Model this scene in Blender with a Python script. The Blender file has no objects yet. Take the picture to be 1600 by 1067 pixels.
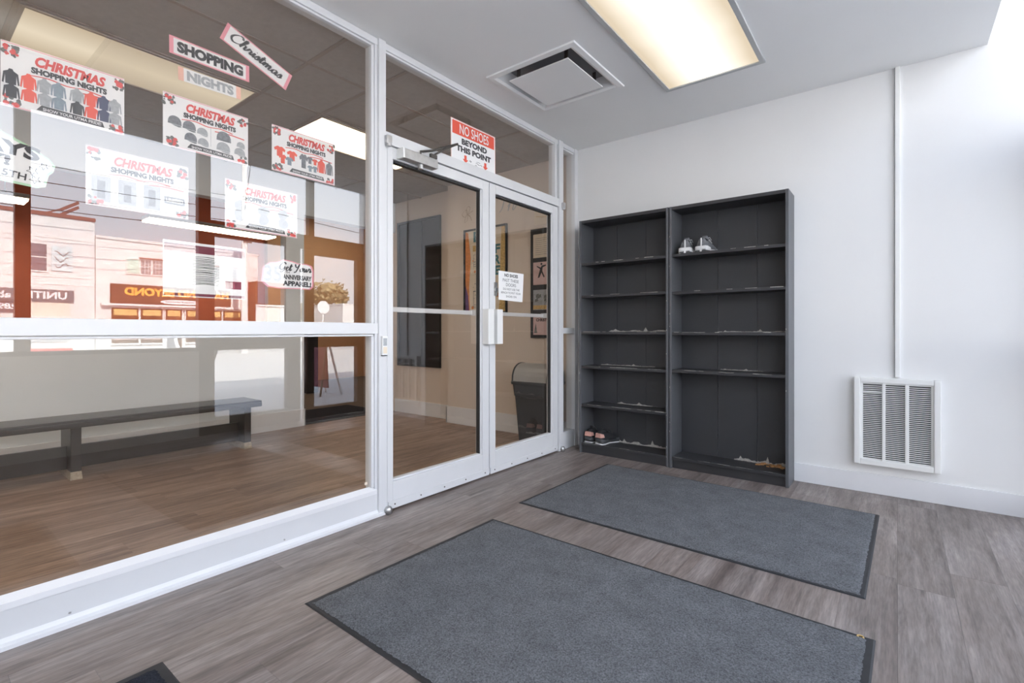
import bpy, bmesh, math, random
from mathutils import Vector, Matrix
random.seed(7)
R = math.radians
SC = bpy.context.scene
COL = SC.collection

# ------------------------------------------------------------------ camera, sky, sun, exposure
cam_d = bpy.data.cameras.new('camera'); cam = bpy.data.objects.new('camera', cam_d); COL.objects.link(cam)
cam_d.sensor_width = 36.0
cam_d.lens = 771.0 / 1600.0 * 36.0
cam_d.shift_y = -(533.5 - 517.0) / 1600.0
cam_d.clip_start = 0.02; cam_d.clip_end = 300
cam.location = (0, 0, 1.06)
cam.rotation_euler = (R(90), 0, R(38))
SC.camera = cam
SC.view_settings.view_transform = 'Standard'
SC.view_settings.look = 'None'
SC.view_settings.gamma = 1.0
SC.view_settings.use_curve_mapping = False
SC.view_settings.exposure = 0.0

SKY_LOW, SKY_HIGH, SKY_GAIN = (1.0, 1.02, 1.07), (0.68, 0.79, 1.02), 5.7
SUN_POWER = 28.0
world = bpy.data.worlds.new('sky'); SC.world = world; world.use_nodes = True
wn, wl = world.node_tree.nodes, world.node_tree.links
wn.clear()
w_out = wn.new('ShaderNodeOutputWorld'); w_bg = wn.new('ShaderNodeBackground')
w_tc = wn.new('ShaderNodeTexCoord'); w_sep = wn.new('ShaderNodeSeparateXYZ'); w_ramp = wn.new('ShaderNodeValToRGB')
w_ramp.color_ramp.elements[0].position = 0.0; w_ramp.color_ramp.elements[0].color = (*SKY_LOW, 1)
w_ramp.color_ramp.elements[1].position = 0.8; w_ramp.color_ramp.elements[1].color = (*SKY_HIGH, 1)
wl.new(w_tc.outputs['Generated'], w_sep.inputs[0]); wl.new(w_sep.outputs['Z'], w_ramp.inputs[0])
wl.new(w_ramp.outputs[0], w_bg.inputs[0]); w_bg.inputs[1].default_value = SKY_GAIN
wl.new(w_bg.outputs[0], w_out.inputs[0])

sun_d = bpy.data.lights.new('sun', 'SUN'); sun = bpy.data.objects.new('sun', sun_d); COL.objects.link(sun)
sun_d.energy = SUN_POWER; sun_d.angle = R(0.6); sun_d.color = (1.0, 0.95, 0.88)
sun.rotation_euler = Vector((0.80, 0.22, -0.52)).to_track_quat('-Z', 'Y').to_euler()
sun.location = (-8, 0, 12)

LAMP_VEST, LAMP_INNER, LAMP_HALL = 1.75, 0.95, 12.5

# ------------------------------------------------------------------ materials
def new_mat(name):
    m = bpy.data.materials.new(name); m.use_nodes = True
    nt = m.node_tree; nt.nodes.clear()
    out = nt.nodes.new('ShaderNodeOutputMaterial')
    return m, nt, out

def N(nt, kind, **kw):
    n = nt.nodes.new(kind)
    for k, v in kw.items():
        setattr(n, k, v)
    return n

def noise(nt, scale, detail=4, vec=None, rough=0.55):
    n = N(nt, 'ShaderNodeTexNoise'); n.inputs['Scale'].default_value = scale
    n.inputs['Detail'].default_value = detail; n.inputs['Roughness'].default_value = rough
    if vec is not None: nt.links.new(vec, n.inputs['Vector'])
    return n

def ramp(nt, src, stops):
    r = N(nt, 'ShaderNodeValToRGB'); e = r.color_ramp.elements
    while len(e) < len(stops): e.new(0.5)
    for el, (p, c) in zip(e, stops):
        el.position = p; el.color = (c[0], c[1], c[2], 1)
    nt.links.new(src, r.inputs[0]); return r

def paint(name, col, rough=0.5, metal=0.0, vary=0.04, scale=6.0, bump=0.0, bump_scale=200.0, spec=0.5):
    """Plain finish with a slight procedural unevenness."""
    m, nt, out = new_mat(name)
    b = N(nt, 'ShaderNodeBsdfPrincipled')
    tc = N(nt, 'ShaderNodeTexCoord')
    n = noise(nt, scale, 5, tc.outputs['Object'])
    lo = tuple(max(0, c * (1 - vary)) for c in col); hi = tuple(min(1, c * (1 + vary)) for c in col)
    r = ramp(nt, n.outputs['Fac'], [(0.3, lo), (0.7, hi)])
    nt.links.new(r.outputs[0], b.inputs['Base Color'])
    b.inputs['Roughness'].default_value = rough; b.inputs['Metallic'].default_value = metal
    b.inputs['Specular IOR Level'].default_value = spec
    if bump:
        n2 = noise(nt, bump_scale, 3, tc.outputs['Object'])
        bp = N(nt, 'ShaderNodeBump'); bp.inputs['Strength'].default_value = bump; bp.inputs['Distance'].default_value = 0.002
        nt.links.new(n2.outputs['Fac'], bp.inputs['Height']); nt.links.new(bp.outputs[0], b.inputs['Normal'])
    nt.links.new(b.outputs[0], out.inputs[0])
    return m

def glass(name, tint, r0, power=5.0):
    """Thin architectural glass: Schlick mirror over a tinted clear body; the far face of the pane only lets light out."""
    m, nt, out = new_mat(name)
    g = N(nt, 'ShaderNodeNewGeometry')
    dot = N(nt, 'ShaderNodeVectorMath', operation='DOT_PRODUCT')
    nt.links.new(g.outputs['Incoming'], dot.inputs[0]); nt.links.new(g.outputs['Normal'], dot.inputs[1])
    ab = N(nt, 'ShaderNodeMath', operation='ABSOLUTE'); nt.links.new(dot.outputs['Value'], ab.inputs[0])
    inv = N(nt, 'ShaderNodeMath', operation='SUBTRACT'); inv.inputs[0].default_value = 1; nt.links.new(ab.outputs[0], inv.inputs[1])
    pw = N(nt, 'ShaderNodeMath', operation='POWER'); pw.inputs[1].default_value = power; nt.links.new(inv.outputs[0], pw.inputs[0])
    ml = N(nt, 'ShaderNodeMath', operation='MULTIPLY_ADD'); ml.inputs[1].default_value = 1 - r0; ml.inputs[2].default_value = r0
    nt.links.new(pw.outputs[0], ml.inputs[0])
    fr = N(nt, 'ShaderNodeMath', operation='SUBTRACT'); fr.inputs[0].default_value = 1; nt.links.new(g.outputs['Backfacing'], fr.inputs[1])
    fac = N(nt, 'ShaderNodeMath', operation='MULTIPLY'); nt.links.new(ml.outputs[0], fac.inputs[0]); nt.links.new(fr.outputs[0], fac.inputs[1])
    mixc = N(nt, 'ShaderNodeMix', data_type='RGBA')
    mixc.inputs[6].default_value = (*tint, 1); mixc.inputs[7].default_value = (1, 1, 1, 1)
    nt.links.new(g.outputs['Backfacing'], mixc.inputs[0])
    tr = N(nt, 'ShaderNodeBsdfTransparent'); nt.links.new(mixc.outputs[2], tr.inputs[0])
    gl = N(nt, 'ShaderNodeBsdfGlossy'); gl.inputs['Roughness'].default_value = 0.0; gl.inputs['Color'].default_value = (1, 1, 1, 1)
    mx = N(nt, 'ShaderNodeMixShader'); nt.links.new(fac.outputs[0], mx.inputs[0])
    nt.links.new(tr.outputs[0], mx.inputs[1]); nt.links.new(gl.outputs[0], mx.inputs[2])
    nt.links.new(mx.outputs[0], out.inputs[0])
    return m

def lamp_panel(name, gain, edge, mid, half):
    """Acrylic troffer diffuser: tubes behind it make a brighter band along its length."""
    m, nt, out = new_mat(name)
    tc = N(nt, 'ShaderNodeTexCoord'); sep = N(nt, 'ShaderNodeSeparateXYZ'); nt.links.new(tc.outputs['Object'], sep.inputs[0])
    d = N(nt, 'ShaderNodeMath', operation='DIVIDE'); nt.links.new(sep.outputs['X'], d.inputs[0]); d.inputs[1].default_value = half
    a = N(nt, 'ShaderNodeMath', operation='ABSOLUTE'); nt.links.new(d.outputs[0], a.inputs[0])
    n = noise(nt, 2.2, 2, tc.outputs['Object'])
    ad = N(nt, 'ShaderNodeMath', operation='MULTIPLY_ADD'); nt.links.new(n.outputs['Fac'], ad.inputs[0]); ad.inputs[1].default_value = 0.25
    nt.links.new(a.outputs[0], ad.inputs[2])
    r = ramp(nt, ad.outputs[0], [(0.12, mid), (0.55, tuple((p * 0.5 + q * 0.5) for p, q in zip(edge, mid))), (1.0, edge)])
    e = N(nt, 'ShaderNodeEmission'); nt.links.new(r.outputs[0], e.inputs[0]); e.inputs[1].default_value = gain
    nt.links.new(e.outputs[0], out.inputs[0])
    return m

def wood_floor(name, tint=(1, 1, 1)):
    m, nt, out = new_mat(name)
    b = N(nt, 'ShaderNodeBsdfPrincipled')
    g = N(nt, 'ShaderNodeNewGeometry'); oi = N(nt, 'ShaderNodeObjectInfo')
    off = N(nt, 'ShaderNodeMath', operation='MULTIPLY'); nt.links.new(oi.outputs['Random'], off.inputs[0]); off.inputs[1].default_value = 37.0
    cmb = N(nt, 'ShaderNodeCombineXYZ'); nt.links.new(off.outputs[0], cmb.inputs['Y']); nt.links.new(off.outputs[0], cmb.inputs['Z'])
    va = N(nt, 'ShaderNodeVectorMath', operation='ADD'); nt.links.new(g.outputs['Position'], va.inputs[0]); nt.links.new(cmb.outputs[0], va.inputs[1])
    def stretched(sx, sy):
        mp = N(nt, 'ShaderNodeMapping'); mp.inputs['Scale'].default_value = (sx, sy, 1.0); nt.links.new(va.outputs[0], mp.inputs['Vector']); return mp.outputs[0]
    broad = noise(nt, 1.0, 3, stretched(7.0, 1.1)); broad.inputs['Distortion'].default_value = 0.6
    mid = noise(nt, 1.0, 6, stretched(20.0, 2.2), 0.68); mid.inputs['Distortion'].default_value = 0.35
    fine = noise(nt, 1.0, 4, stretched(170.0, 14.0))
    rings = N(nt, 'ShaderNodeTexWave', wave_type='BANDS', bands_direction='X')
    rings.inputs['Scale'].default_value = 9.0; rings.inputs['Distortion'].default_value = 9.0; rings.inputs['Detail'].default_value = 2.0; rings.inputs['Detail Scale'].default_value = 0.6
    nt.links.new(stretched(1.0, 0.16), rings.inputs['Vector'])
    c1 = ramp(nt, broad.outputs['Fac'], [(0.28, (0.165, 0.130, 0.112)), (0.5, (0.245, 0.202, 0.180)), (0.72, (0.33, 0.285, 0.262))])
    c2 = ramp(nt, mid.outputs['Fac'], [(0.27, (0.40, 0.38, 0.37)), (0.47, (0.94, 0.93, 0.92)), (0.75, (1.34, 1.34, 1.34))])
    mx = N(nt, 'ShaderNodeMix', data_type='RGBA', blend_type='MULTIPLY'); mx.inputs[0].default_value = 0.85
    nt.links.new(c1.outputs[0], mx.inputs[6]); nt.links.new(c2.outputs[0], mx.inputs[7])
    c3 = ramp(nt, fine.outputs['Fac'], [(0.35, (0.74, 0.74, 0.74)), (0.65, (1.18, 1.18, 1.18))])
    mx2 = N(nt, 'ShaderNodeMix', data_type='RGBA', blend_type='MULTIPLY'); mx2.inputs[0].default_value = 0.8
    nt.links.new(mx.outputs[2], mx2.inputs[6]); nt.links.new(c3.outputs[0], mx2.inputs[7])
    c5 = ramp(nt, rings.outputs['Fac'], [(0.0, (0.86, 0.86, 0.86)), (1.0, (1.06, 1.06, 1.06))])
    mx4 = N(nt, 'ShaderNodeMix', data_type='RGBA', blend_type='MULTIPLY'); mx4.inputs[0].default_value = 0.6
    nt.links.new(mx2.outputs[2], mx4.inputs[6]); nt.links.new(c5.outputs[0], mx4.inputs[7])
    c4 = ramp(nt, oi.outputs['Random'], [(0.0, (0.92, 0.92, 0.93)), (1.0, (1.06, 1.05, 1.04))])
    mx3 = N(nt, 'ShaderNodeMix', data_type='RGBA', blend_type='MULTIPLY'); mx3.inputs[0].default_value = 1.0
    nt.links.new(mx4.outputs[2], mx3.inputs[6]); nt.links.new(c4.outputs[0], mx3.inputs[7])
    mx5 = N(nt, 'ShaderNodeMix', data_type='RGBA', blend_type='MULTIPLY'); mx5.inputs[0].default_value = 1.0
    nt.links.new(mx3.outputs[2], mx5.inputs[6]); mx5.inputs[7].default_value = (*tint, 1)
    nt.links.new(mx5.outputs[2], b.inputs['Base Color']); b.inputs['Specular IOR Level'].default_value = 0.55
    rr = N(nt, 'ShaderNodeMapRange'); nt.links.new(mid.outputs['Fac'], rr.inputs[0]); rr.inputs[3].default_value = 0.46; rr.inputs[4].default_value = 0.33
    nt.links.new(rr.outputs[0], b.inputs['Roughness'])
    ad = N(nt, 'ShaderNodeMath', operation='ADD'); nt.links.new(fine.outputs['Fac'], ad.inputs[0]); nt.links.new(rings.outputs['Fac'], ad.inputs[1])
    bp = N(nt, 'ShaderNodeBump'); bp.inputs['Strength'].default_value = 0.22; bp.inputs['Distance'].default_value = 0.0012
    nt.links.new(ad.outputs[0], bp.inputs['Height']); nt.links.new(bp.outputs[0], b.inputs['Normal'])
    nt.links.new(b.outputs[0], out.inputs[0])
    return m

def carpet(name, lo, hi):
    m, nt, out = new_mat(name)
    b = N(nt, 'ShaderNodeBsdfPrincipled'); b.inputs['Roughness'].default_value = 0.95; b.inputs['Specular IOR Level'].default_value = 0.15
    g = N(nt, 'ShaderNodeNewGeometry')
    n1 = noise(nt, 170, 4, g.outputs['Position'], 0.75); n2 = noise(nt, 9, 4, g.outputs['Position'])
    c1 = ramp(nt, n1.outputs['Fac'], [(0.32, lo), (0.68, hi)])
    c2 = ramp(nt, n2.outputs['Fac'], [(0.3, (0.86, 0.86, 0.86)), (0.7, (1.1, 1.1, 1.1))])
    mx = N(nt, 'ShaderNodeMix', data_type='RGBA', blend_type='MULTIPLY'); mx.inputs[0].default_value = 1
    nt.links.new(c1.outputs[0], mx.inputs[6]); nt.links.new(c2.outputs[0], mx.inputs[7])
    nt.links.new(mx.outputs[2], b.inputs['Base Color'])
    n3 = noise(nt, 330, 2, g.outputs['Position'])
    bp = N(nt, 'ShaderNodeBump'); bp.inputs['Strength'].default_value = 0.9; bp.inputs['Distance'].default_value = 0.004
    nt.links.new(n3.outputs['Fac'], bp.inputs['Height']); nt.links.new(bp.outputs[0], b.inputs['Normal'])
    nt.links.new(b.outputs[0], out.inputs[0]); return m

def scuffed(name, col, scuff, amount, rough=0.45, along=(2.0, 2.0, 60.0)):
    """Dark stained wood with pale worn scratches."""
    m, nt, out = new_mat(name)
    b = N(nt, 'ShaderNodeBsdfPrincipled'); b.inputs['Roughness'].default_value = rough
    tc = N(nt, 'ShaderNodeTexCoord'); mp = N(nt, 'ShaderNodeMapping'); mp.inputs['Scale'].default_value = along
    nt.links.new(tc.outputs['Object'], mp.inputs['Vector'])
    n1 = noise(nt, 3.0, 8, mp.outputs[0], 0.75)
    n2 = noise(nt, 3.5, 5, tc.outputs['Object'])
    mu = N(nt, 'ShaderNodeMath', operation='MULTIPLY'); nt.links.new(n1.outputs['Fac'], mu.inputs[0]); nt.links.new(n2.outputs['Fac'], mu.inputs[1])
    r = ramp(nt, mu.outputs[0], [(amount, (0, 0, 0)), (amount + 0.05, (1, 1, 1))])
    mx = N(nt, 'ShaderNodeMix', data_type='RGBA'); nt.links.new(r.outputs[0], mx.inputs[0])
    mx.inputs[6].default_value = (*col, 1); mx.inputs[7].default_value = (*scuff, 1)
    n3 = noise(nt, 1.0, 3, tc.outputs['Object'])
    v = ramp(nt, n3.outputs['Fac'], [(0.3, (0.85, 0.85, 0.85)), (0.7, (1.12, 1.12, 1.12))])
    m2 = N(nt, 'ShaderNodeMix', data_type='RGBA', blend_type='MULTIPLY'); m2.inputs[0].default_value = 1
    nt.links.new(mx.outputs[2], m2.inputs[6]); nt.links.new(v.outputs[0], m2.inputs[7])
    nt.links.new(m2.outputs[2], b.inputs['Base Color'])
    bp = N(nt, 'ShaderNodeBump'); bp.inputs['Strength'].default_value = 0.15; bp.inputs['Distance'].default_value = 0.001
    nt.links.new(n1.outputs['Fac'], bp.inputs['Height']); nt.links.new(bp.outputs[0], b.inputs['Normal'])
    nt.links.new(b.outputs[0], out.inputs[0]); return m

M = {}
M['wall'] = paint('wall_paint', (0.80, 0.795, 0.785), 0.75, vary=0.015, scale=1.5, bump=0.06, bump_scale=120)
M['ceil'] = paint('ceiling_paint', (0.86, 0.86, 0.85), 0.8, vary=0.015, scale=1.5, bump=0.06, bump_scale=150)
M['trim'] = paint('trim_paint', (0.80, 0.80, 0.81), 0.5, vary=0.02, scale=3)
M['alu'] = paint('white_aluminium', (0.70, 0.705, 0.715), 0.38, vary=0.02, scale=4)
M['gap'] = paint('dark_gasket', (0.03, 0.03, 0.03), 0.7)
M['steel'] = paint('brushed_steel', (0.55, 0.55, 0.55), 0.35, metal=0.9, vary=0.1, scale=30)
M['dark_steel'] = paint('dark_steel', (0.12, 0.11, 0.10), 0.45, metal=0.6, vary=0.2, scale=40)
M['white_plastic'] = paint('white_plastic', (0.82, 0.82, 0.80), 0.4, vary=0.02)
M['grey_plastic'] = paint('grey_plastic', (0.30, 0.30, 0.31), 0.4)
M['glass'] = glass('partition_glass', (0.93, 0.91, 0.885), 0.106, 3.3)
M['clear'] = glass('storefront_glass', (0.95, 0.96, 0.96), 0.04)
M['bronze'] = paint('dark_bronze_frame', (0.045, 0.035, 0.03), 0.45)
M['floor'] = wood_floor('vinyl_plank', (0.96, 0.965, 0.985))
M['floor_in'] = wood_floor('brown_vinyl_plank', (1.26, 1.01, 0.80))
M['sub'] = paint('floor_joint', (0.03, 0.027, 0.025), 0.8)
M['pile'] = carpet('grey_carpet_pile', (0.062, 0.065, 0.069), (0.235, 0.242, 0.252))
M['pile_dark'] = carpet('dark_carpet_pile', (0.010, 0.012, 0.018), (0.035, 0.04, 0.055))
M['rubber'] = paint('black_rubber', (0.022, 0.023, 0.026), 0.6, vary=0.15, scale=20)
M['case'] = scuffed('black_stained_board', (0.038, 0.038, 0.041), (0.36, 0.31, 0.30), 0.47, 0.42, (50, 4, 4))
M['case_side_lit'] = scuffed('black_stained_side_lit', (0.098, 0.101, 0.109), (0.32, 0.24, 0.24), 0.50, 0.42, (6, 6, 1.5))  # paler than the other boards: window light painted into the sides
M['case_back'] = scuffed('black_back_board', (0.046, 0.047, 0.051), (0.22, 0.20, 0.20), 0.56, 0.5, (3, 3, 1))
M['torn'] = paint('torn_board_core', (0.42, 0.40, 0.37), 0.9, vary=0.3, scale=60)
M['inner_wall'] = paint('grey_wall_paint', (0.82, 0.86, 0.89), 0.75, vary=0.02, scale=1.5)
M['tan_wall'] = paint('tan_wall_paint', (0.74, 0.64, 0.55), 0.75, vary=0.02, scale=1.5)
M['tile'] = paint('ceiling_tile', (0.49, 0.475, 0.455), 0.9, vary=0.06, scale=25, bump=0.3, bump_scale=90)
M['tbar'] = paint('ceiling_grid', (0.42, 0.37, 0.33), 0.6)
M['rust'] = paint('rust_red_wall', (0.66, 0.17, 0.09), 0.7, vary=0.08, scale=2)
M['orange_brown'] = paint('orange_brown_wall', (0.58, 0.34, 0.19), 0.7, vary=0.08, scale=2)
M['hall_dark'] = paint('hall_ceiling', (0.12, 0.09, 0.07), 0.9)
M['bench'] = scuffed('dark_bench_wood', (0.050, 0.046, 0.042), (0.22, 0.20, 0.18), 0.50, 0.28, (6, 1, 20))
M['bare'] = paint('bare_wood', (0.42, 0.36, 0.28), 0.7, vary=0.2, scale=60)
M['lamp'] = lamp_panel('vestibule_lamp', LAMP_VEST, (0.46, 0.385, 0.285), (1.0, 0.955, 0.86), 0.30)
M['lamp_in'] = lamp_panel('inner_lamp', LAMP_INNER, (0.60, 0.49, 0.35), (0.80, 0.68, 0.50), 0.30)
M['lamp_in_fill'] = lamp_panel('inner_lamp_fill', 30.0, (0.75, 0.65, 0.52), (1.0, 0.90, 0.76), 0.30)  # very strong, for the added troffer that fills the inner room
M['lamp_in2'] = lamp_panel('inner_lamp_bright', 4.5, (0.85, 0.72, 0.52), (1.0, 0.92, 0.74), 0.30)
M['lamp_hall'] = lamp_panel('hall_lamp', LAMP_HALL, (0.9, 0.78, 0.6), (1.0, 0.92, 0.78), 0.2)
M['bin'] = paint('charcoal_bin_plastic', (0.060, 0.063, 0.069), 0.42, vary=0.06)
M['bin_flap'] = paint('grey_bin_flap', (0.42, 0.41, 0.39), 0.35)
M['black'] = paint('black_ink', (0.018, 0.018, 0.02), 0.6)
M['ink'] = paint('charcoal_ink', (0.06, 0.06, 0.065), 0.6)
M['paper'] = paint('white_paper', (0.86, 0.86, 0.86), 0.7, vary=0.01)
M['cream'] = paint('cream_paper', (0.78, 0.68, 0.54), 0.7, vary=0.03)
M['pink_paper'] = paint('pale_pink_paper', (0.72, 0.52, 0.50), 0.7, vary=0.03)
M['red'] = paint('red_ink', (0.72, 0.10, 0.09), 0.6)
M['signred'] = paint('sign_red', (0.80, 0.115, 0.07), 0.5)
M['pink'] = paint('pink_tape', (0.84, 0.36, 0.42), 0.6)
M['salmon'] = paint('salmon_tape', (0.86, 0.52, 0.42), 0.6)
M['greyprint'] = paint('grey_print', (0.20, 0.21, 0.23), 0.6, vary=0.3, scale=80)
M['midgrey'] = paint('mid_grey_print', (0.40, 0.42, 0.44), 0.6, vary=0.15, scale=80)
M['bluegrey'] = paint('blue_grey_print', (0.26, 0.32, 0.37), 0.6, vary=0.15, scale=80)
M['navy'] = paint('navy_print', (0.08, 0.09, 0.16), 0.6)
M['green'] = paint('pale_green_print', (0.48, 0.70, 0.50), 0.6)
M['leafprint'] = paint('foliage_print', (0.16, 0.17, 0.16), 0.6, vary=0.4, scale=120)
M['orange'] = paint('orange_print', (0.78, 0.30, 0.10), 0.6, vary=0.2, scale=30)
M['gold'] = paint('gold_print', (0.62, 0.42, 0.16), 0.6, vary=0.3, scale=60)
M['teal'] = paint('teal_print', (0.06, 0.20, 0.23), 0.6)
M['purple'] = paint('purple_print', (0.20, 0.10, 0.24), 0.6)
M['sand'] = paint('beige_decal', (0.48, 0.36, 0.26), 0.6)
M['shoe_grey'] = paint('grey_shoe_knit', (0.15, 0.155, 0.165), 0.8, vary=0.25, scale=90, bump=0.3, bump_scale=400)
M['shoe_white'] = paint('white_shoe_sole', (0.72, 0.72, 0.72), 0.6, vary=0.05)
M['shoe_black'] = paint('black_shoe_knit', (0.018, 0.018, 0.02), 0.8, vary=0.2, scale=90)
M['shoe_mid'] = paint('charcoal_midsole', (0.055, 0.057, 0.06), 0.6)
M['shoe_pink'] = paint('pink_heel_patch', (0.62, 0.33, 0.27), 0.6, vary=0.15, scale=60)
M['leaf'] = paint('dry_leaf', (0.42, 0.22, 0.09), 0.8, vary=0.4, scale=60)
# outdoors
M['asphalt'] = paint('asphalt', (0.60, 0.58, 0.55), 0.9, vary=0.08, scale=1.2, bump=0.3, bump_scale=60)
M['concrete'] = paint('concrete_paving', (0.42, 0.42, 0.42), 0.9, vary=0.08, scale=2.0, bump=0.2, bump_scale=80)
M['stucco'] = paint('white_stucco', (0.80, 0.78, 0.76), 0.9, vary=0.03, scale=1.0)
M['stone'] = paint('light_stone', (0.72, 0.71, 0.70), 0.85, vary=0.05, scale=2.0)
M['coping'] = paint('rust_coping', (0.24, 0.09, 0.07), 0.7)
M['brick'] = paint('brown_brick', (0.17, 0.07, 0.032), 0.85, vary=0.3, scale=6.0)
M['signteal'] = paint('grey_teal_sign', (0.09, 0.13, 0.155), 0.6)
M['signslate'] = paint('slate_sign', (0.075, 0.08, 0.10), 0.6)
M['signbrown'] = paint('brown_sign', (0.060, 0.026, 0.012), 0.6, vary=0.25, scale=1.4)
M['signorange'] = paint('orange_sign_letters', (0.90, 0.40, 0.06), 0.5)
M['signwhite'] = paint('white_sign_letters', (0.86, 0.86, 0.86), 0.5)
M['maroon'] = paint('maroon_sign', (0.19, 0.03, 0.055), 0.6)
M['darkpane'] = paint('dark_window_pane', (0.13, 0.14, 0.17), 0.15)
M['brownpane'] = paint('shop_window_pane', (0.12, 0.055, 0.025), 0.2, vary=0.5, scale=2.5)
M['mint'] = paint('mint_panel', (0.46, 0.66, 0.58), 0.6, vary=0.2, scale=4)
M['mint2'] = paint('pale_blue_panel', (0.56, 0.68, 0.70), 0.6, vary=0.2, scale=4)
M['pole'] = paint('pale_concrete_pole', (0.74, 0.73, 0.71), 0.9, vary=0.05, scale=3)
M['cable'] = paint('black_cable', (0.04, 0.04, 0.045), 0.6)
M['roofing'] = paint('brown_shingles', (0.34, 0.20, 0.14), 0.9, vary=0.2, scale=3)
M['foliage'] = paint('autumn_foliage', (0.30, 0.24, 0.13), 0.9, vary=0.45, scale=4)
M['bark'] = paint('tree_bark', (0.16, 0.11, 0.08), 0.9, vary=0.3, scale=20)
M['outer'] = paint('outer_masonry', (0.45, 0.43, 0.42), 0.9)

STUFF_PARTS = set('printed_boxes printed_spots pink_edging foliage_print berry_print ribbon_print black_jackets red_jackets grey_jackets blue_jackets navy_jackets dark_hats grey_hats red_shirts grey_shirts black_shirts banner_pictures banner_labels mask_pictures pink_bands shirt_stack_picture typed_lines photo handwriting star_outlines shoe_doodle letter_strokes flourish_strokes word script_words headline subheading message banner_words warning_word laces window_bars small_print mortar_lines panel_drawing grid_bars torn_edge sign_letters heel_patch push_bar_bracket louvre_bank right_band caption kicking_figure'.split())

# ------------------------------------------------------------------ mesh helpers
class MB:
    def __init__(self): self.bm = bmesh.new()
    def box(self, x0, x1, y0, y1, z0, z1, bev=0.0):
        x0, x1 = min(x0, x1), max(x0, x1); y0, y1 = min(y0, y1), max(y0, y1); z0, z1 = min(z0, z1), max(z0, z1)
        v = [self.bm.verts.new((x, y, z)) for z in (z0, z1) for y in (y0, y1) for x in (x0, x1)]
        f = [(0, 2, 3, 1), (4, 5, 7, 6), (0, 1, 5, 4), (2, 6, 7, 3), (0, 4, 6, 2), (1, 3, 7, 5)]
        fs = [self.bm.faces.new([v[i] for i in q]) for q in f]
        if bev:
            es = list({e for q in fs for e in q.edges})
            bmesh.ops.bevel(self.bm, geom=es, offset=bev, segments=2, profile=0.6, affect='EDGES', clamp_overlap=True)
        return self
    def hexa(self, pts):
        """Eight corners: bottom ring of four, then top ring of four."""
        v = [self.bm.verts.new(p) for p in pts]
        for q in [(3, 2, 1, 0), (4, 5, 6, 7), (0, 1, 5, 4), (1, 2, 6, 5), (2, 3, 7, 6), (3, 0, 4, 7)]:
            self.bm.faces.new([v[i] for i in q])
        return self
    def poly(self, pts, z=0.0):
        self.bm.faces.new([self.bm.verts.new((p[0], p[1], z)) for p in pts]); return self
    def prism(self, pts, h0, h1, axis='z'):
        def P(a, b, h):
            return {'z': (a, b, h), 'y': (a, h, b), 'x': (h, a, b)}[axis]
        lo = [self.bm.verts.new(P(a, b, h0)) for a, b in pts]; hi = [self.bm.verts.new(P(a, b, h1)) for a, b in pts]
        n = len(pts)
        self.bm.faces.new(lo[::-1]); self.bm.faces.new(hi)
        for i in range(n): self.bm.faces.new([lo[i], lo[(i + 1) % n], hi[(i + 1) % n], hi[i]])
        return self
    def ring_loft(self, rings, cap=True):
        vs = [[self.bm.verts.new(p) for p in r] for r in rings]; n = len(rings[0])
        for a, b in zip(vs, vs[1:]):
            for i in range(n): self.bm.faces.new([a[i], a[(i + 1) % n], b[(i + 1) % n], b[i]])
        if cap:
            self.bm.faces.new(vs[0][::-1]); self.bm.faces.new(vs[-1])
        return self
    def tube(self, pts, r, seg=8):
        pts = [Vector(p) for p in pts]; rings = []
        for i, p in enumerate(pts):
            d = (pts[min(i + 1, len(pts) - 1)] - pts[max(i - 1, 0)]).normalized()
            up = Vector((0, 0, 1)) if abs(d.z) < 0.9 else Vector((1, 0, 0))
            a = d.cross(up).normalized(); b = a.cross(d)
            rr = r[i] if isinstance(r, (list, tuple)) else r
            rings.append([p + rr * (math.cos(t) * a + math.sin(t) * b) for t in [2 * math.pi * k / seg for k in range(seg)]])
        return self.ring_loft(rings)
    def cyl(self, c, r, h, axis='z', seg=16):
        d = {'x': Vector((1, 0, 0)), 'y': Vector((0, 1, 0)), 'z': Vector((0, 0, 1))}[axis]
        return self.tube([Vector(c), Vector(c) + d * h], r, seg)
    def sphere(self, c, r, sub=2, squash=(1, 1, 1), jitter=0.0):
        g = bmesh.ops.create_icosphere(self.bm, subdivisions=sub, radius=1.0)
        for v in g['verts']:
            k = 1 + random.uniform(-jitter, jitter)
            v.co = Vector((c[0] + v.co.x * r * squash[0] * k, c[1] + v.co.y * r * squash[1] * k, c[2] + v.co.z * r * squash[2] * k))
        return self
    def mesh(self, name, mat, smooth=False):
        bmesh.ops.recalc_face_normals(self.bm, faces=self.bm.faces)
        me = bpy.data.meshes.new(name); self.bm.to_mesh(me); self.bm.free()
        me.materials.append(mat)
        if smooth:
            for p in me.polygons: p.use_smooth = True
        return me

def link(name, me, parent=None, local=False):
    o = bpy.data.objects.new(name, me); COL.objects.link(o)
    if parent is not None:
        o.parent = parent
        if parent.type == 'EMPTY' and not local:
            o.matrix_parent_inverse = parent.matrix_basis.inverted()
    return o

def obj(name, mb, mat, parent=None, label=None, smooth=False, local=False, kind=None):
    o = link(name, mb.mesh(name, mat, smooth), parent, local)
    if label: o['label'] = label
    if kind: o['kind'] = kind
    return o

def tag(o, label, cat, group=None, kind=None):
    o['label'] = label; o['category'] = cat
    if group: o['group'] = group
    if kind: o['kind'] = kind
    return o

def empty(name, loc=(0, 0, 0), rot=None):
    o = bpy.data.objects.new(name, None); COL.objects.link(o); o.empty_display_size = 0.1
    if rot is None: o.location = loc
    else: o.matrix_basis = Matrix.Translation(loc) @ rot
    return o

def thing(name, label, cat, loc=(0, 0, 0), group=None, rot=None):
    return tag(empty(name, loc, rot), label, cat, group)

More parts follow.
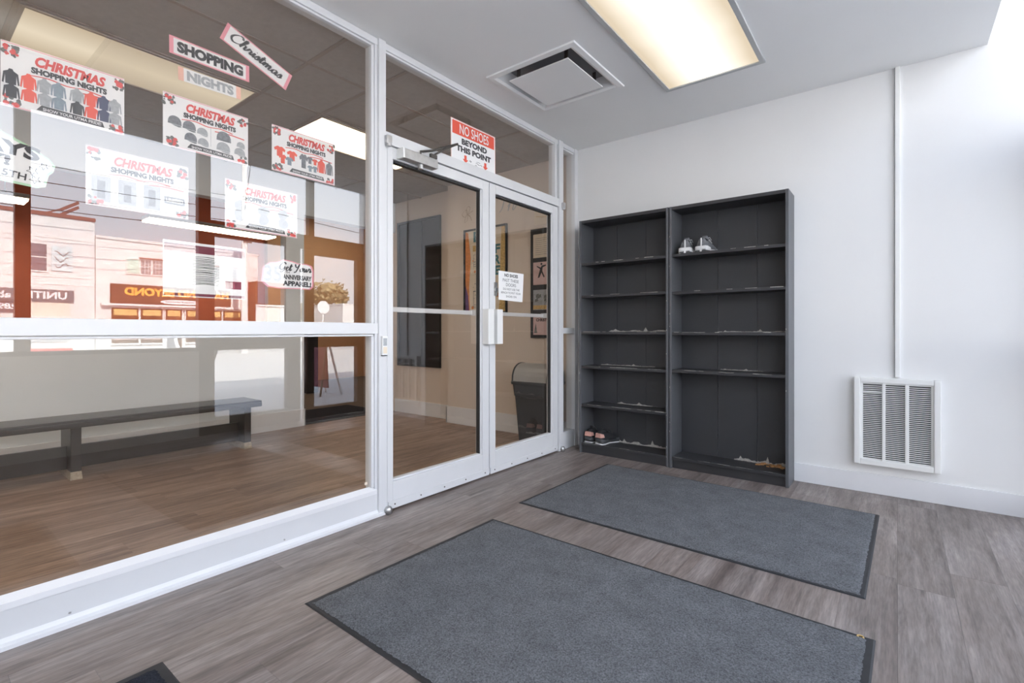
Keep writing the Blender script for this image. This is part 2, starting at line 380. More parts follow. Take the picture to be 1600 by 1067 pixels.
def struct(name, mb, mat, parent=None, label=None):
    o = obj(name, mb, mat, parent, label)
    if parent is None: o['kind'] = 'structure'
    return o

def struct_root(name, loc, label):
    o = empty(name, loc); o['kind'] = 'structure'; o['label'] = label
    return o

def copy_tree(o, parent=None):
    c = o.copy(); COL.objects.link(c)
    if parent is not None: c.parent = parent
    for ch in list(o.children): copy_tree(ch, c)
    return c

# frames for flat print: local X to the reader's right, local Y up, local Z towards the reader
FACE_POSX = Matrix.Rotation(R(90), 4, 'Z') @ Matrix.Rotation(R(90), 4, 'X')     # seen by someone looking to -x
FACE_NEGY = Matrix.Rotation(R(90), 4, 'X')                                       # seen by someone looking to +y
FACE_NEGX = Matrix.Rotation(R(-90), 4, 'Z') @ Matrix.Rotation(R(90), 4, 'X')    # seen by someone looking to +x

def text_mesh(s, w, h, mat, x=0, y=0, z=0, bold=0.0, shear=0.0, depth=0.0):
    """Lettering scaled to fill the box (x, y, w, h)."""
    cu = bpy.data.curves.new('lettering', 'FONT'); cu.body = s; cu.offset = bold; cu.shear = shear; cu.extrude = depth
    cu.resolution_u = 3
    o = bpy.data.objects.new('lettering', cu); COL.objects.link(o)
    dg = bpy.context.evaluated_depsgraph_get()
    me = bpy.data.meshes.new_from_object(o.evaluated_get(dg))
    bpy.data.objects.remove(o); bpy.data.curves.remove(cu)
    xs = [v.co.x for v in me.vertices]; ys = [v.co.y for v in me.vertices]
    x0, x1, y0, y1 = min(xs), max(xs), min(ys), max(ys)
    for v in me.vertices:
        v.co.x = x + (v.co.x - x0) / (x1 - x0) * w
        v.co.y = y + (v.co.y - y0) / (y1 - y0) * h
        v.co.z = v.co.z + z
    me.materials.clear(); me.materials.append(mat)
    return me

def text(name, s, parent, x, y, w, h, mat, z=0.0008, bold=0.02, shear=0.0, depth=0.0):
    return link(name, text_mesh(s, w, h, mat, x, y, z, bold, shear, depth), parent, True)

def spline(pts, n=7):
    p = [Vector((a, b)) for a, b in pts]; p = [p[0]] + p + [p[-1]]; out = []
    for i in range(1, len(p) - 2):
        for k in range(n):
            t = k / n
            out.append(0.5 * ((2 * p[i]) + (p[i + 1] - p[i - 1]) * t + (2 * p[i - 1] - 5 * p[i] + 4 * p[i + 1] - p[i + 2]) * t * t
                              + (3 * p[i] - p[i - 1] - 3 * p[i + 1] + p[i + 2]) * t ** 3))
    out.append(p[-2]); return out

def pen(mb, pts, nib, z, smooth=True):
    """A broad-nib pen stroke."""
    q = spline(pts) if smooth else [Vector(a) for a in pts]
    o = Vector((math.cos(R(28)), math.sin(R(28)))) * nib * 0.5
    t = Vector((-o.y, o.x)) * 0.35
    for a, b in zip(q, q[1:]):
        if (b - a).length < 1e-6: continue
        n = Vector((-(b - a).y, (b - a).x)).normalized()
        off = n * (abs(n.dot(o)) + abs(n.dot(t)))
        mb.poly([a - off, b - off, b + off, a + off], z)
        z += 0.0000006

CURSIVE = {
    'C': (1.35, [[(1.35, 1.55), (1.25, 2.0), (0.75, 2.0), (0.2, 1.35), (0.05, 0.6), (0.45, 0.0), (1.0, 0.1), (1.45, 0.45)]]),
    'h': (1.10, [[(0.1, 0.45), (0.55, 1.4), (0.68, 2.0), (0.45, 2.1), (0.36, 1.5), (0.2, 0.0)], [(0.22, 0.2), (0.42, 0.8), (0.72, 1.0), (0.84, 0.7), (0.78, 0.2), (0.9, 0.0), (1.2, 0.42)]]),
    'r': (0.85, [[(0.1, 0.42), (0.32, 1.1), (0.38, 0.85), (0.68, 0.88), (0.58, 0.25), (0.7, 0.0), (0.95, 0.42)]]),
    'i': (0.5, [[(0.1, 0.42), (0.32, 1.0), (0.22, 0.2), (0.34, 0.0), (0.6, 0.42)], [(0.36, 1.38), (0.44, 1.46)]]),
    's': (0.68, [[(0.1, 0.42), (0.45, 1.1), (0.52, 0.6), (0.46, 0.1), (0.1, 0.02)], [(0.42, 0.05), (0.78, 0.42)]]),
    't': (0.58, [[(0.1, 0.42), (0.42, 1.75), (0.24, 0.2), (0.36, 0.0), (0.68, 0.42)], [(0.05, 1.18), (0.72, 1.24)]]),
    'm': (1.5, [[(0.1, 0.42), (0.3, 1.0), (0.2, 0.0)], [(0.22, 0.2), (0.5, 0.95), (0.72, 0.9), (0.62, 0.0)], [(0.64, 0.2), (0.95, 0.95), (1.18, 0.9), (1.08, 0.15), (1.25, 0.0), (1.6, 0.42)]]),
    'a': (1.0, [[(0.75, 0.85), (0.45, 1.0), (0.12, 0.6), (0.2, 0.05), (0.5, 0.1), (0.8, 0.95), (0.72, 0.2), (0.84, 0.0), (1.1, 0.42)]]),
    'G': (1.4, [[(1.3, 1.6), (1.1, 2.0), (0.6, 1.95), (0.1, 1.2), (0.15, 0.4), (0.6, 0.1), (1.0, 0.6), (1.15, 1.0), (1.1, 0.2), (0.7, -0.5), (0.3, -0.4)]]),
    'e': (0.8, [[(0.1, 0.45), (0.55, 0.7), (0.5, 1.0), (0.22, 0.85), (0.2, 0.2), (0.5, 0.0), (0.9, 0.42)]]),
    'Y': (1.3, [[(0.1, 1.9), (0.3, 1.2), (0.7, 1.1), (1.1, 2.0)], [(1.1, 2.0), (0.75, 0.5), (0.4, -0.3), (0.1, -0.2)]]),
    'o': (0.9, [[(0.5, 1.0), (0.15, 0.6), (0.3, 0.0), (0.7, 0.2), (0.7, 0.8), (0.5, 1.0), (0.95, 0.8)]]),
    'u': (1.05, [[(0.1, 0.42), (0.28, 1.0), (0.2, 0.2), (0.4, 0.0), (0.75, 0.9), (0.72, 0.2), (0.85, 0.0), (1.1, 0.42)]]),
    ' ': (0.6, []),
    'T': (1.2, [[(0.1, 1.8), (0.6, 2.0), (1.3, 1.9)], [(0.75, 1.9), (0.6, 0.5), (0.3, 0.0)]]),
    'n': (1.05, [[(0.1, 0.42), (0.3, 1.0), (0.2, 0.0)], [(0.22, 0.2), (0.5, 0.95), (0.74, 0.9), (0.66, 0.15), (0.8, 0.0), (1.1, 0.42)]]),
}
def script(mb, s, x, y, w, xh, nib, z=0.0008):
    total = sum(CURSIVE[c][0] for c in s); k = w / total; cx = 0
    for c in s:
        adv, strokes = CURSIVE[c]
        for st in strokes: pen(mb, [(x + (cx + a + 0.18 * (b - 0.5)) * k, y + b * xh) for a, b in st], nib, z)
        cx += adv
    return mb

# ------------------------------------------------------------------ the shell of the rooms
XG = -2.385          # plane of the partition glass
XF = 0.80            # plane of the street front
YB = 4.0             # back wall with the bookcases
ZC = 2.74

floor = struct('floor', MB().box(-5.24, XF + 0.06, -3.4, 4.25, -0.12, -0.007), M['sub'], label='grey brown wood plank floor running through both rooms')
plank_me = MB()
e_ = 0.0006
plank_me.hexa([(-.5, -.5, -.007), (.5, -.5, -.007), (.5, .5, -.007), (-.5, .5, -.007), (-.5, -.5, -.0007), (.5, -.5, -.0007), (.5, .5, -.0007), (-.5, .5, -.0007)])
plank_me = plank_me.mesh('plank', M['floor'])
plank_me2 = plank_me.copy(); plank_me2.materials.clear(); plank_me2.materials.append(M['floor_in'])
def plank(x0, x1, y0, y1):
    # top chamfer kept in true size: one small mesh per plank size would be wasteful, so the joint is the gap itself
    o = link('plank', plank_me2 if x1 < -2.36 else plank_me, floor)
    o.location = ((x0 + x1) / 2, (y0 + y1) / 2, 0.0007); o.scale = (x1 - x0 - e_, y1 - y0 - e_, 1)
PW, PL = 0.18, 1.22
k0 = math.floor((-5.24) / PW)
offs = {}
for k in range(k0, 6):
    x0, x1 = max(-5.24, k * PW), min(XF + 0.05, (k + 1) * PW)
    if k == -14: x1 = -2.39
    if k == -13: x0 = -2.39
    if x1 - x0 < 0.01: continue
    ylo = -3.3 if x1 < -2.36 else -1.6
    y = ylo - random.uniform(0.05, 1.0)
    while y < 4.22:
        a, b = max(y, ylo), min(y + PL, 4.22)
        if b - a > 0.02: plank(x0, x1, a, b)
        y += PL

struct('wall_back', MB().box(-2.47, XF + 0.1, YB, YB + 0.12, -0.02, 3.4), M['wall'], label='white wall behind the bookcases and heater')
struct('baseboard_back', MB().box(-0.578, XF - 0.03, YB - 0.014, YB, 0, 0.128, 0.003), M['trim'], label='tall white baseboard below the wall heater')
ceil = struct('ceiling', MB().prism([(-2.47, ZC), (0.416, ZC), (0.416, 3.3), (0.37, 3.3), (0.37, ZC + 0.05), (-2.47, ZC + 0.05)], -1.6, YB, 'y'), M['ceil'], label='smooth pale grey ceiling ending in a bulkhead at the street front')
def ceiling_hole():
    me = ceil.data; bm = bmesh.new(); bm.from_mesh(me)
    for co, no in (((-2.09, 0, 0), (1, 0, 0)), ((-1.525, 0, 0), (1, 0, 0)), ((0, 2.52, 0), (0, 1, 0)), ((0, 3.08, 0), (0, 1, 0))):
        bmesh.ops.bisect_plane(bm, geom=list(bm.verts) + list(bm.edges) + list(bm.faces), plane_co=co, plane_no=no)
    doomed = [f for f in bm.faces if -2.09 < f.calc_center_median().x < -1.525 and 2.52 < f.calc_center_median().y < 3.08 and abs(f.normal.z) > .5]
    bmesh.ops.delete(bm, geom=doomed, context='FACES'); bm.to_mesh(me); bm.free()
ceiling_hole()
struct('ceiling_upper', MB().box(0.416, XF + 0.12, -1.6, YB, 3.24, 3.3), M['ceil'])
struct('wall_near', MB().box(-2.46, XF + 0.1, -1.72, -1.6, -0.1, 3.4).box(-5.4, -2.46, -3.52, -3.4, -0.1, 3.4).box(-2.48, -2.36, -3.4, -1.6, -0.1, 3.4), M['wall'])

# ---- partition of white aluminium and glass along the left
def bar(name, parent, y0, y1, z0, z1, x0=-2.44, x1=-2.34, bev=0.003, mat='alu', label=None):
    return obj(name, MB().box(x0, x1, y0, y1, z0, z1, bev), M[mat], parent, label)
def pane(parent, y0, y1, z0, z1, name='glass_pane', mat='glass', x=XG):
    return obj(name, MB().box(x - 0.003, x + 0.003, y0, y1, z0, z1), M[mat], parent)

YL = -1.30
win = struct_root('window_1', (-2.39, 0.4, 0), 'large two light glass screen in white aluminium beside the doors')
bar('bottom_rail', win, YL, 1.757, 0.0, 0.147, x0=-2.44, x1=-2.352)
obj('sill_lip', MB().prism([(-2.347, 0.128), (-2.347, 0.150), (-2.383, 0.168), (-2.383, 0.128)], YL, 1.75, 'y'), M['trim'], win)  # paler paint than the rail, standing in for light on the lip
obj('floor_strip', MB().prism([(-2.352, 0.0), (-2.328, 0.0), (-2.328, 0.014), (-2.343, 0.020), (-2.352, 0.034)], YL, 1.80, 'y'), M['trim'], win)  # trim paint here too, for the brighter shading of the strip
bar('middle_rail', win, YL, 1.757, 1.043, 1.105, x0=-2.44, x1=-2.348)
bar('rail_bead', win, YL, 1.735, 1.030, 1.041, x0=-2.42, x1=-2.360)
bar('head_rail', win, YL, 1.757, 2.700, ZC - 0.001, x0=-2.44, x1=-2.352)
bar('head_bead', win, YL, 1.735, 2.688, 2.700, x0=-2.42, x1=-2.362)
bar('jamb_bead', win, 1.722, 1.740, 0.165, 1.030, x0=-2.42, x1=-2.362)
bar('jamb_bead', win, 1.722, 1.740, 1.105, 2.700, x0=-2.42, x1=-2.362)
bar('jamb_stop', win, 1.740, 1.757, 0.147, 2.700, x0=-2.44, x1=-2.354)
bar('post', win, YL - 0.06, YL, 0, ZC - 0.001)
pane(win, YL, 1.725, 0.155, 1.035); pane(win, YL, 1.725, 1.10, 2.695)
for y in (0.42, 1.21): obj('screw', MB().cyl((-2.350, y, 0.045), 0.004, 0.003, 'x', 8), M['steel'], win)
obj('maker_sticker', MB().box(-2.381, -2.3805, 1.690, 1.708, 0.185, 0.200), M['cream'], win)

scr = struct_root('window_2', (-2.39, 2.75, 0), 'white aluminium door screen with transom light and narrow sidelight')
bar('post', scr, 1.757, 1.806, 0.0, ZC - 0.001, x0=-2.45, x1=-2.338)
bar('door_jamb', scr, 1.806, 1.822, 0.0, 2.16, x0=-2.44, x1=-2.348)
bar('header', scr, 1.806, 3.735, 2.152, 2.222, x0=-2.44, x1=-2.342)
bar('head_rail', scr, 1.806, 3.99, 2.700, ZC - 0.001, x0=-2.44, x1=-2.352)
bar('head_bead', scr, 1.806, 3.99, 2.688, 2.700, x0=-2.42, x1=-2.362)
bar('transom_bead', scr, 1.806, 1.822, 2.222, 2.700, x0=-2.42, x1=-2.362)
bar('transom_bead', scr, 3.62, 3.655, 2.222, 2.700, x0=-2.42, x1=-2.352)
bar('post', scr, 3.668, 3.735, 0.0, ZC - 0.001, x0=-2.45, x1=-2.338)
bar('wall_jamb', scr, 3.945, 3.998, 0.0, ZC - 0.001, x0=-2.44, x1=-2.345)
bar('sidelight_rail', scr, 3.735, 3.945, 1.035, 1.088, x0=-2.44, x1=-2.352)
bar('sidelight_base', scr, 3.735, 3.945, 0.0, 0.155, x0=-2.44, x1=-2.352)
bar('sidelight_bead', scr, 3.735, 3.752, 0.155, 2.69, x0=-2.42, x1=-2.362)
pane(scr, 1.815, 3.64, 2.215, 2.695)
pane(scr, 3.74, 3.95, 0.15, 1.04); pane(scr, 3.74, 3.95, 1.085, 2.695)
for y, z in ((1.795, 2.165), (3.70, 2.165)):
    obj('pivot_hinge', MB().box(-2.338, -2.312, y, y + 0.036, z - 0.022, z + 0.028, 0.006).cyl((-2.325, y + 0.018, z - 0.034), 0.016, 0.012, 'z', 12), M['steel'], scr, smooth=False)
for y, z in ((1.80, 0.022), (3.69, 0.022)):
    obj('pivot_hinge', MB().sphere((-2.325, y + 0.012, z), 0.026, 2, (0.8, 1, 0.95)).cyl((-2.325, y + 0.012, 0.0), 0.018, 0.03, 'z', 12), M['steel'], scr, smooth=True)

def door(idx, y0, y1, gl0, gl1, handle_y, lock, label):
    d = struct_root('door_%d' % idx, (-2.39, (y0 + y1) / 2, 0), label)
    bar('stile', d, y0, gl0, 0.018, 2.146, x0=-2.42, x1=-2.352)
    bar('stile', d, gl1, y1, 0.018, 2.146, x0=-2.42, x1=-2.352)
    bar('top_rail', d, gl0, gl1, 2.078, 2.146, x0=-2.42, x1=-2.352)
    bar('bottom_rail', d, gl0, gl1, 0.018, 0.168, x0=-2.42, x1=-2.352)
    for a, b, c_, e in ((gl0, gl0 + 0.012, 0.168, 2.078), (gl1 - 0.012, gl1, 0.168, 2.078)):
        bar('glazing_bead', d, a, b, c_, e, x0=-2.405, x1=-2.364)
    bar('glazing_bead', d, gl0 + 0.012, gl1 - 0.012, 0.168, 0.178, x0=-2.405, x1=-2.364)
    bar('gasket', d, gl0 + 0.012, gl1 - 0.012, 2.064, 2.078, x0=-2.40, x1=-2.366, mat='gap', label='dark rubber gasket under the top rail')
    bar('gasket', d, gl1 - 0.018, gl1 - 0.012, 0.178, 2.064, x0=-2.40, x1=-2.368, mat='gap')
    pane(d, gl0, gl1, 0.165, 2.08)
    bar('push_bar', d, gl0 + 0.002, gl1 - 0.002, 1.178, 1.208, x0=-2.475, x1=-2.45, label='slim push bar on the far side of the glass')
    obj('push_bar_bracket', MB().box(-2.475, -2.418, gl0 - 0.02, gl0 + 0.006, 1.172, 1.214).box(-2.475, -2.418, gl1 - 0.006, gl1 + 0.02, 1.172, 1.214), M['alu'], d)
    hy = handle_y
    h = obj('pull_handle', MB().box(-2.305, -2.297, hy - 0.032, hy + 0.032, 0.965, 1.218, 0.002).box(-2.352, -2.303, hy - 0.032, hy - 0.022, 0.965, 1.218, 0.002), M['white_plastic'], d, label='flat white pull handle')
    sw = obj('door_sweep', MB().box(-2.352, -2.346, y0 + 0.004, y1 - 0.004, 0.012, 0.058, 0.001), M['alu'], d)
    for i in range(5):
        y = y0 + 0.05 + i * (y1 - y0 - 0.1) / 4
        obj('screw', MB().cyl((-2.346, y, 0.036), 0.0045, 0.003, 'x', 8), M['dark_steel'], sw)
    if lock:
        lk = obj('lock_plate', MB().box(-2.352, -2.349, handle_y + 0.012 - 0.02, handle_y + 0.012 + 0.02, 1.32, 1.42, 0.001), M['steel'], d)
        obj('lock_cylinder', MB().cyl((-2.349, handle_y + 0.012, 1.367), 0.016, 0.012, 'x', 16), M['steel'], lk)
        obj('keyway', MB().box(-2.337, -2.3365, handle_y + 0.009, handle_y + 0.015, 1.355, 1.379), M['black'], lk)
    return d
d1 = door(1, 1.826, 2.738, 1.866, 2.668, 2.700, False, 'left leaf of the white framed glass double door')
d2 = door(2, 2.745, 3.662, 2.812, 3.588, 2.800, True, 'right leaf of the white framed glass double door')
cl = obj('door_closer', MB().box(-2.352, -2.292, 1.905, 2.175, 2.085, 2.142, 0.004), M['steel'], d1, label='grey metal door closer')
obj('closer_end_cap', MB().box(-2.350, -2.290, 1.893, 1.906, 2.083, 2.144, 0.003), M['white_plastic'], cl)
obj('closer_pinion', MB().cyl((-2.322, 2.055, 2.058), 0.018, 0.03, 'z', 12), M['steel'], cl, smooth=False)
obj('closer_arm', MB().tube([(-2.322, 2.055, 2.145), (-2.322, 2.055, 2.168), (-2.30, 2.13, 2.19), (-2.26, 2.318, 2.278)], 0.008, 6).tube([(-2.26, 2.318, 2.278), (-2.30, 2.24, 2.23), (-2.335, 2.17, 2.178)], 0.006, 6), M['dark_steel'], cl, smooth=True)
obj('closer_shoe', MB().box(-2.345, -2.325, 2.145, 2.20, 2.160, 2.186, 0.003), M['dark_steel'], cl)

card = thing('doorbell_box', 'small white keypad box on the post between glass screen and doors', 'keypad', (-2.338, 1.788, 0.92))
obj('back_box', MB().box(-2.338, -2.322, 1.768, 1.806, 0.920, 1.030, 0.003), M['white_plastic'], card)
obj('key_pad', MB().box(-2.322, -2.3205, 1.774, 1.800, 0.975, 1.018, 0.0005), M['midgrey'], card)
obj('label_strip', MB().box(-2.322, -2.3208, 1.774, 1.800, 0.930, 0.968), M['cream'], card)
obj('painted_shadow', MB().box(-2.337, -2.324, 1.769, 1.803, 0.9165, 0.9195), M['black'], card)  # black sliver drawn as the shade under the box

# ---- street front: big windows left, door with sidelight right
fr = struct_root('window_3', (XF, 1.0, 0), 'dark bronze street front with big windows')
def fbar(name, parent, y0, y1, z0, z1, x0=XF - 0.03, x1=XF + 0.05, mat='bronze'):
    return obj(name, MB().box(x0, x1, y0, y1, z0, z1, 0.003), M[mat], parent)
for a, b, c_ in ((0.658, 0.751, 0.893), (1.968, 2.081, 0.0), (3.15, 3.218, 2.199), (-0.75, -0.66, 0.893)): fbar('mullion', fr, a, b, c_, 3.24)
fbar('sill', fr, -1.6, 1.968, 0.857, 0.893, x0=XF - 0.06)
fbar('head_rail', fr, -1.6, 3.95, 3.19, 3.24)
fbar('transom_bar', fr, 2.081, 3.917, 2.04, 2.199)
fbar('sidelight_stile', fr, 2.081, 2.117, 0.0, 2.04); fbar('sidelight_rail', fr, 2.117, 2.889, 0.862, 0.997)
fbar('sidelight_base', fr, 2.117, 2.889, 0.0, 0.17); fbar('door_post', fr, 2.887, 3.043, 0.0, 2.04)
for a, b, c_, e in ((-1.6, -.75, 0.893, 3.19), (-.66, 0.658, 0.893, 3.19), (0.751, 1.968, 0.893, 3.19), (2.081, 3.15, 2.199, 3.19), (3.218, 3.917, 2.199, 3.19), (2.117, 2.889, .17, 0.862), (2.117, 2.889, 0.997, 2.04), (3.043, 3.106, 0.15, 2.04)):
    pane(fr, a, b, c_, e, mat='clear', x=XF + 0.01)
d3 = struct_root('door_3', (XF, 3.515, 0), 'dark bronze glazed street door')
fbar('stile', d3, 3.106, 3.215, 0.01, 2.035); fbar('stile', d3, 3.818, 3.917, 0.01, 2.035)
fbar('bottom_rail', d3, 3.215, 3.818, 0.01, 0.145); fbar('top_rail', d3, 3.215, 3.818, 1.978, 2.035); fbar('middle_rail', d3, 3.215, 3.818, 0.862, 0.997)
pane(d3, 3.215, 3.818, 0.145, 0.862, mat='clear', x=XF + 0.01); pane(d3, 3.215, 3.818, 0.997, 1.978, mat='clear', x=XF + 0.01)
struct('wall_front', MB().box(XF - 0.04, XF + 0.12, -1.72, 1.968, -0.1, 0.857).box(XF - 0.03, XF + 0.12, 3.95, YB + 0.12, -0.1, 3.4).box(XF - 0.02, XF + 0.12, -1.72, YB + 0.12, 3.24, 4.1), M['wall'])
struct('trim_1', MB().box(XF - 0.02, XF + 0.05, 3.918, 3.95, 0, 3.24), M['trim'])
# masonry and roof of the rest of the building, seen only by the sun
struct('wall_street', MB().box(XF + 0.0, XF + 0.12, -12, -1.72, -0.1, 4.1).box(XF + 0.0, XF + 0.12, YB + 0.12, 18, -0.1, 4.1), M['outer'])
struct('roof', MB().box(-14, XF + 0.12, -12, 18, 4.1, 4.45), M['outer'])

# ---- inner room behind the glass
struct('wall_left', MB().box(-5.36, -5.24, -3.4, 2.717, 0, 1.05).box(-5.36, -5.24, 2.717, 2.922, 0, 2.36).box(-5.36, -5.24, -3.4, 4.2, 2.36, 2.82), M['inner_wall'], label='pale grey half wall behind the bench')
struct('trim_2', MB().box(-5.38, -5.22, -3.4, 2.717, 1.05, 1.075, 0.004), M['trim'])
struct('baseboard_left', MB().box(-5.24, -5.226, -3.4, 2.936, 0, 0.188, 0.003).box(-5.36, -5.226, 2.922, 2.936, 0, 0.188, 0.003), M['trim'])
struct('wall_inner_end', MB().box(-5.40, -4.12, 4.20, 4.32, 0, 2.76).box(-4.12, -2.46, 4.06, 4.32, 0, 2.76), M['tan_wall'], label='tan end wall of the inner room with posters')
struct('baseboard_inner_end', MB().box(-5.24, -4.135, 4.186, 4.20, 0, 0.17, 0.003).box(-4.134, -2.46, 4.044, 4.06, 0, 0.19, 0.003).box(-4.134, -4.12, 4.044, 4.20, 0, 0.19), M['trim'])
icl = struct('ceiling_inner', MB().box(-5.24, -2.46, -3.4, 4.2, ZC + 0.02, ZC + 0.08), M['tile'], label='brown grey tiled grid ceiling of the inner room')
xs = [-5.24, -4.74, -4.13, -3.52, -2.91, -2.46]; ys = [-3.4, -3.23, -2.01, -0.79, 0.43, 1.65, 2.10, 3.32, 4.2]
lamps_in = {(-4.13, 0.43), (-4.13, 2.10), (-4.13, -2.01)}
for xa, xb in zip(xs, xs[1:]):
    for ya, yb in zip(ys, ys[1:]):
        if (xa, ya) in lamps_in: continue
        link('tile', MB().box(xa + 0.012, xb - 0.012, ya + 0.012, yb - 0.012, ZC + 0.001, ZC + 0.02, 0.003).mesh('tile', M['tile']), icl)
tb = MB()
for x in xs[1:-1]: tb.box(x - 0.012, x + 0.012, -3.4, 4.2, ZC - 0.004, ZC + 0.02)
for y in ys[1:-1]: tb.box(-5.24, -2.46, y - 0.012, y + 0.012, ZC - 0.0035, ZC + 0.0195)
obj('grid_bars', tb, M['tbar'], icl)

def troffer(name, x0, x1, y0, y1, mat, label, group=None, frame='trim', z=ZC, fw=0.028):
    t = thing(name, label, 'ceiling light', ((x0 + x1) / 2, (y0 + y1) / 2, z), group)
    obj('frame', MB().box(x0, x0 + fw, y0, y1, z - 0.012, z + 0.005, 0.002).box(x1 - fw, x1, y0, y1, z - 0.012, z + 0.005, 0.002)
        .box(x0, x1, y0, y0 + fw, z - 0.0118, z + 0.005, 0.002).box(x0, x1, y1 - fw, y1, z - 0.0118, z + 0.005, 0.002), M[frame], t)
    w, l = (x1 - x0) / 2 - fw + 0.002, (y1 - y0) / 2 - fw + 0.002
    obj('diffuser', MB().box(-w, w, -l, l, -0.004, 0.004), mat, t, local=True)
    return t
M['lampframe'] = paint('lamp_frame', (0.50, 0.51, 0.51), 0.45)
troffer('ceiling_light', -1.272, -0.648, 2.15, 3.39, M['lamp'], 'lit rectangular troffer light next to the square air diffuser', 'vestibule troffer lights', 'lampframe')
troffer('ceiling_light', -1.272, -0.648, -0.42, 0.82, M['lamp'], 'second lit troffer of the entry, mirrored in the glass at upper left', 'vestibule troffer lights', 'lampframe')
troffer('ceiling_light', -4.12, -3.53, 0.44, 1.64, M['lamp_in'], 'dim beige troffer behind the glass above the NIGHTS sign', None, 'tbar', fw=0.02)
troffer('ceiling_light', -4.12, -3.53, 2.11, 3.31, M['lamp_in2'], 'cream troffer behind the glass right of the t-shirt poster', None, 'tbar', fw=0.02)

troffer('ceiling_light', -4.12, -3.53, -2.00, -0.80, M['lamp_in_fill'], 'added fill troffer out of view, brightening the inner room', None, 'tbar', fw=0.02)  # unseen lamp, added to light the inner room

# ---- big hall seen over the half wall
hall = struct('wall_hall', MB().box(-10.2, -10.0, -3, 9, -0.1, 3.7), M['rust'], label='rust red far wall of the hall over the half wall')
struct('wall_hall_side', MB().box(-10.0, -5.36, 7.0, 7.2, -0.1, 3.7).box(-10.0, -5.4, -3.2, -3.0, -0.1, 3.7).box(-5.40, -5.24, 4.32, 7.0, -0.1, 3.7), M['orange_brown'])
struct('wall_hall_end', MB().box(-10.0, -9.9, 4.75, 7.0, -0.1, 3.6), M['orange_brown'], label='orange brown wall of the hall beyond the doorway')
struct('ceiling_hall', MB().box(-10.2, -5.24, -3.2, 7.2, 3.6, 3.7).box(-5.36, -5.24, -3.0, 4.4, 2.76, 3.6), M['hall_dark'])
struct('floor_hall', MB().box(-10.2, -5.24, -3.2, 7.2, -0.1, -0.002), M['hall_dark'])
def pendant(x0, x1, y0, y1, z, label):
    t = thing('pendant_light', label, 'hanging light', ((x0 + x1) / 2, (y0 + y1) / 2, z))
    obj('housing', MB().box(x0, x1, y0, y1, z + 0.005, z + 0.06, 0.005), M['white_plastic'], t)
    obj('diffuser', MB().box(-(x1 - x0) / 2 + .01, (x1 - x0) / 2 - .01, -(y1 - y0) / 2 + .01, (y1 - y0) / 2 - .01, -0.02, 0.005), M['lamp_hall'], t, local=True)
    for y in (y0 + 0.2, y1 - 0.2): obj('hanging_wire', MB().tube([((x0 + x1) / 2, y, z + 0.06), ((x0 + x1) / 2, y, 3.6)], 0.006, 6), M['white_plastic'], t)
pendant(-8.98, -8.62, 2.42, 4.30, 2.72, 'long light bar hanging in the hall, seen across the middle of the glass')
pendant(-8.98, -8.62, -0.6, 1.16, 2.72, 'long light bar hanging in the hall at the left edge of the glass')
pendant(-6.25, -5.90, 3.34, 3.75, 2.70, 'short light hanging just beyond the doorway in the hall')
pendant(-8.98, -8.62, 4.9, 6.6, 3.40, 'added light bar hidden by the header, brightening the hall wall beyond the doorway')  # added out of sight to light the orange brown wall
st = thing('equipment_box', 'tall black padded box standing in the hall beyond the doorway', 'box', (-8.0, 4.55, 0))
obj('body', MB().box(-8.15, -7.85, 4.44, 4.64, 0, 1.02, 0.02), M['black'], st)
obj('lid', MB().box(-8.16, -7.84, 4.43, 4.65, 1.02, 1.06, 0.01), M['bin'], st)
dm = thing('door_mat', 'black mat in the doorway behind the half wall', 'mat', (-5.6, 3.4, 0))
obj('rubber_border', MB().box(-6.2, -5.30, 2.94, 4.12, -0.002, 0.008, 0.003), M['rubber'], dm)
obj('pile', MB().box(-6.16, -5.34, 2.98, 4.08, 0.008, 0.014), M['pile_dark'], dm)

# ---- bench
b = thing('bench', 'long low dark wooden bench along the grey half wall', 'bench', (-4.78, 0.3, 0))
obj('seat', MB().box(-4.96, -4.60, -1.5, 2.16, 0.385, 0.425, 0.012), M['bench'], b)
obj('front_edge', MB().box(-4.602, -4.578, -1.5, 2.15, 0.372, 0.408, 0.008), M['bench'], b)
for y in (-1.1, 0.86, 2.04):
    l = obj('leg', MB().box(-4.93, -4.62, y - 0.03, y + 0.03, 0.055, 0.385, 0.004), M['bench'], b)
    obj('worn_foot', MB().hexa([(-4.93, y - .034, 0), (-4.608, y - .034, 0), (-4.608, y + .034, 0), (-4.93, y + .034, 0), (-4.93, y - .03, .056), (-4.618, y - .03, .056), (-4.618, y + .03, .056), (-4.93, y + .03, .056)]), M['bare'], l, label='foot worn to bare wood')
for a, c_ in ((-1.07, 0.83), (0.89, 2.01)):
    obj('stretcher_board', MB().box(-4.76, -4.735, a, c_, 0.06, 0.226, 0.003), M['bench'], b)

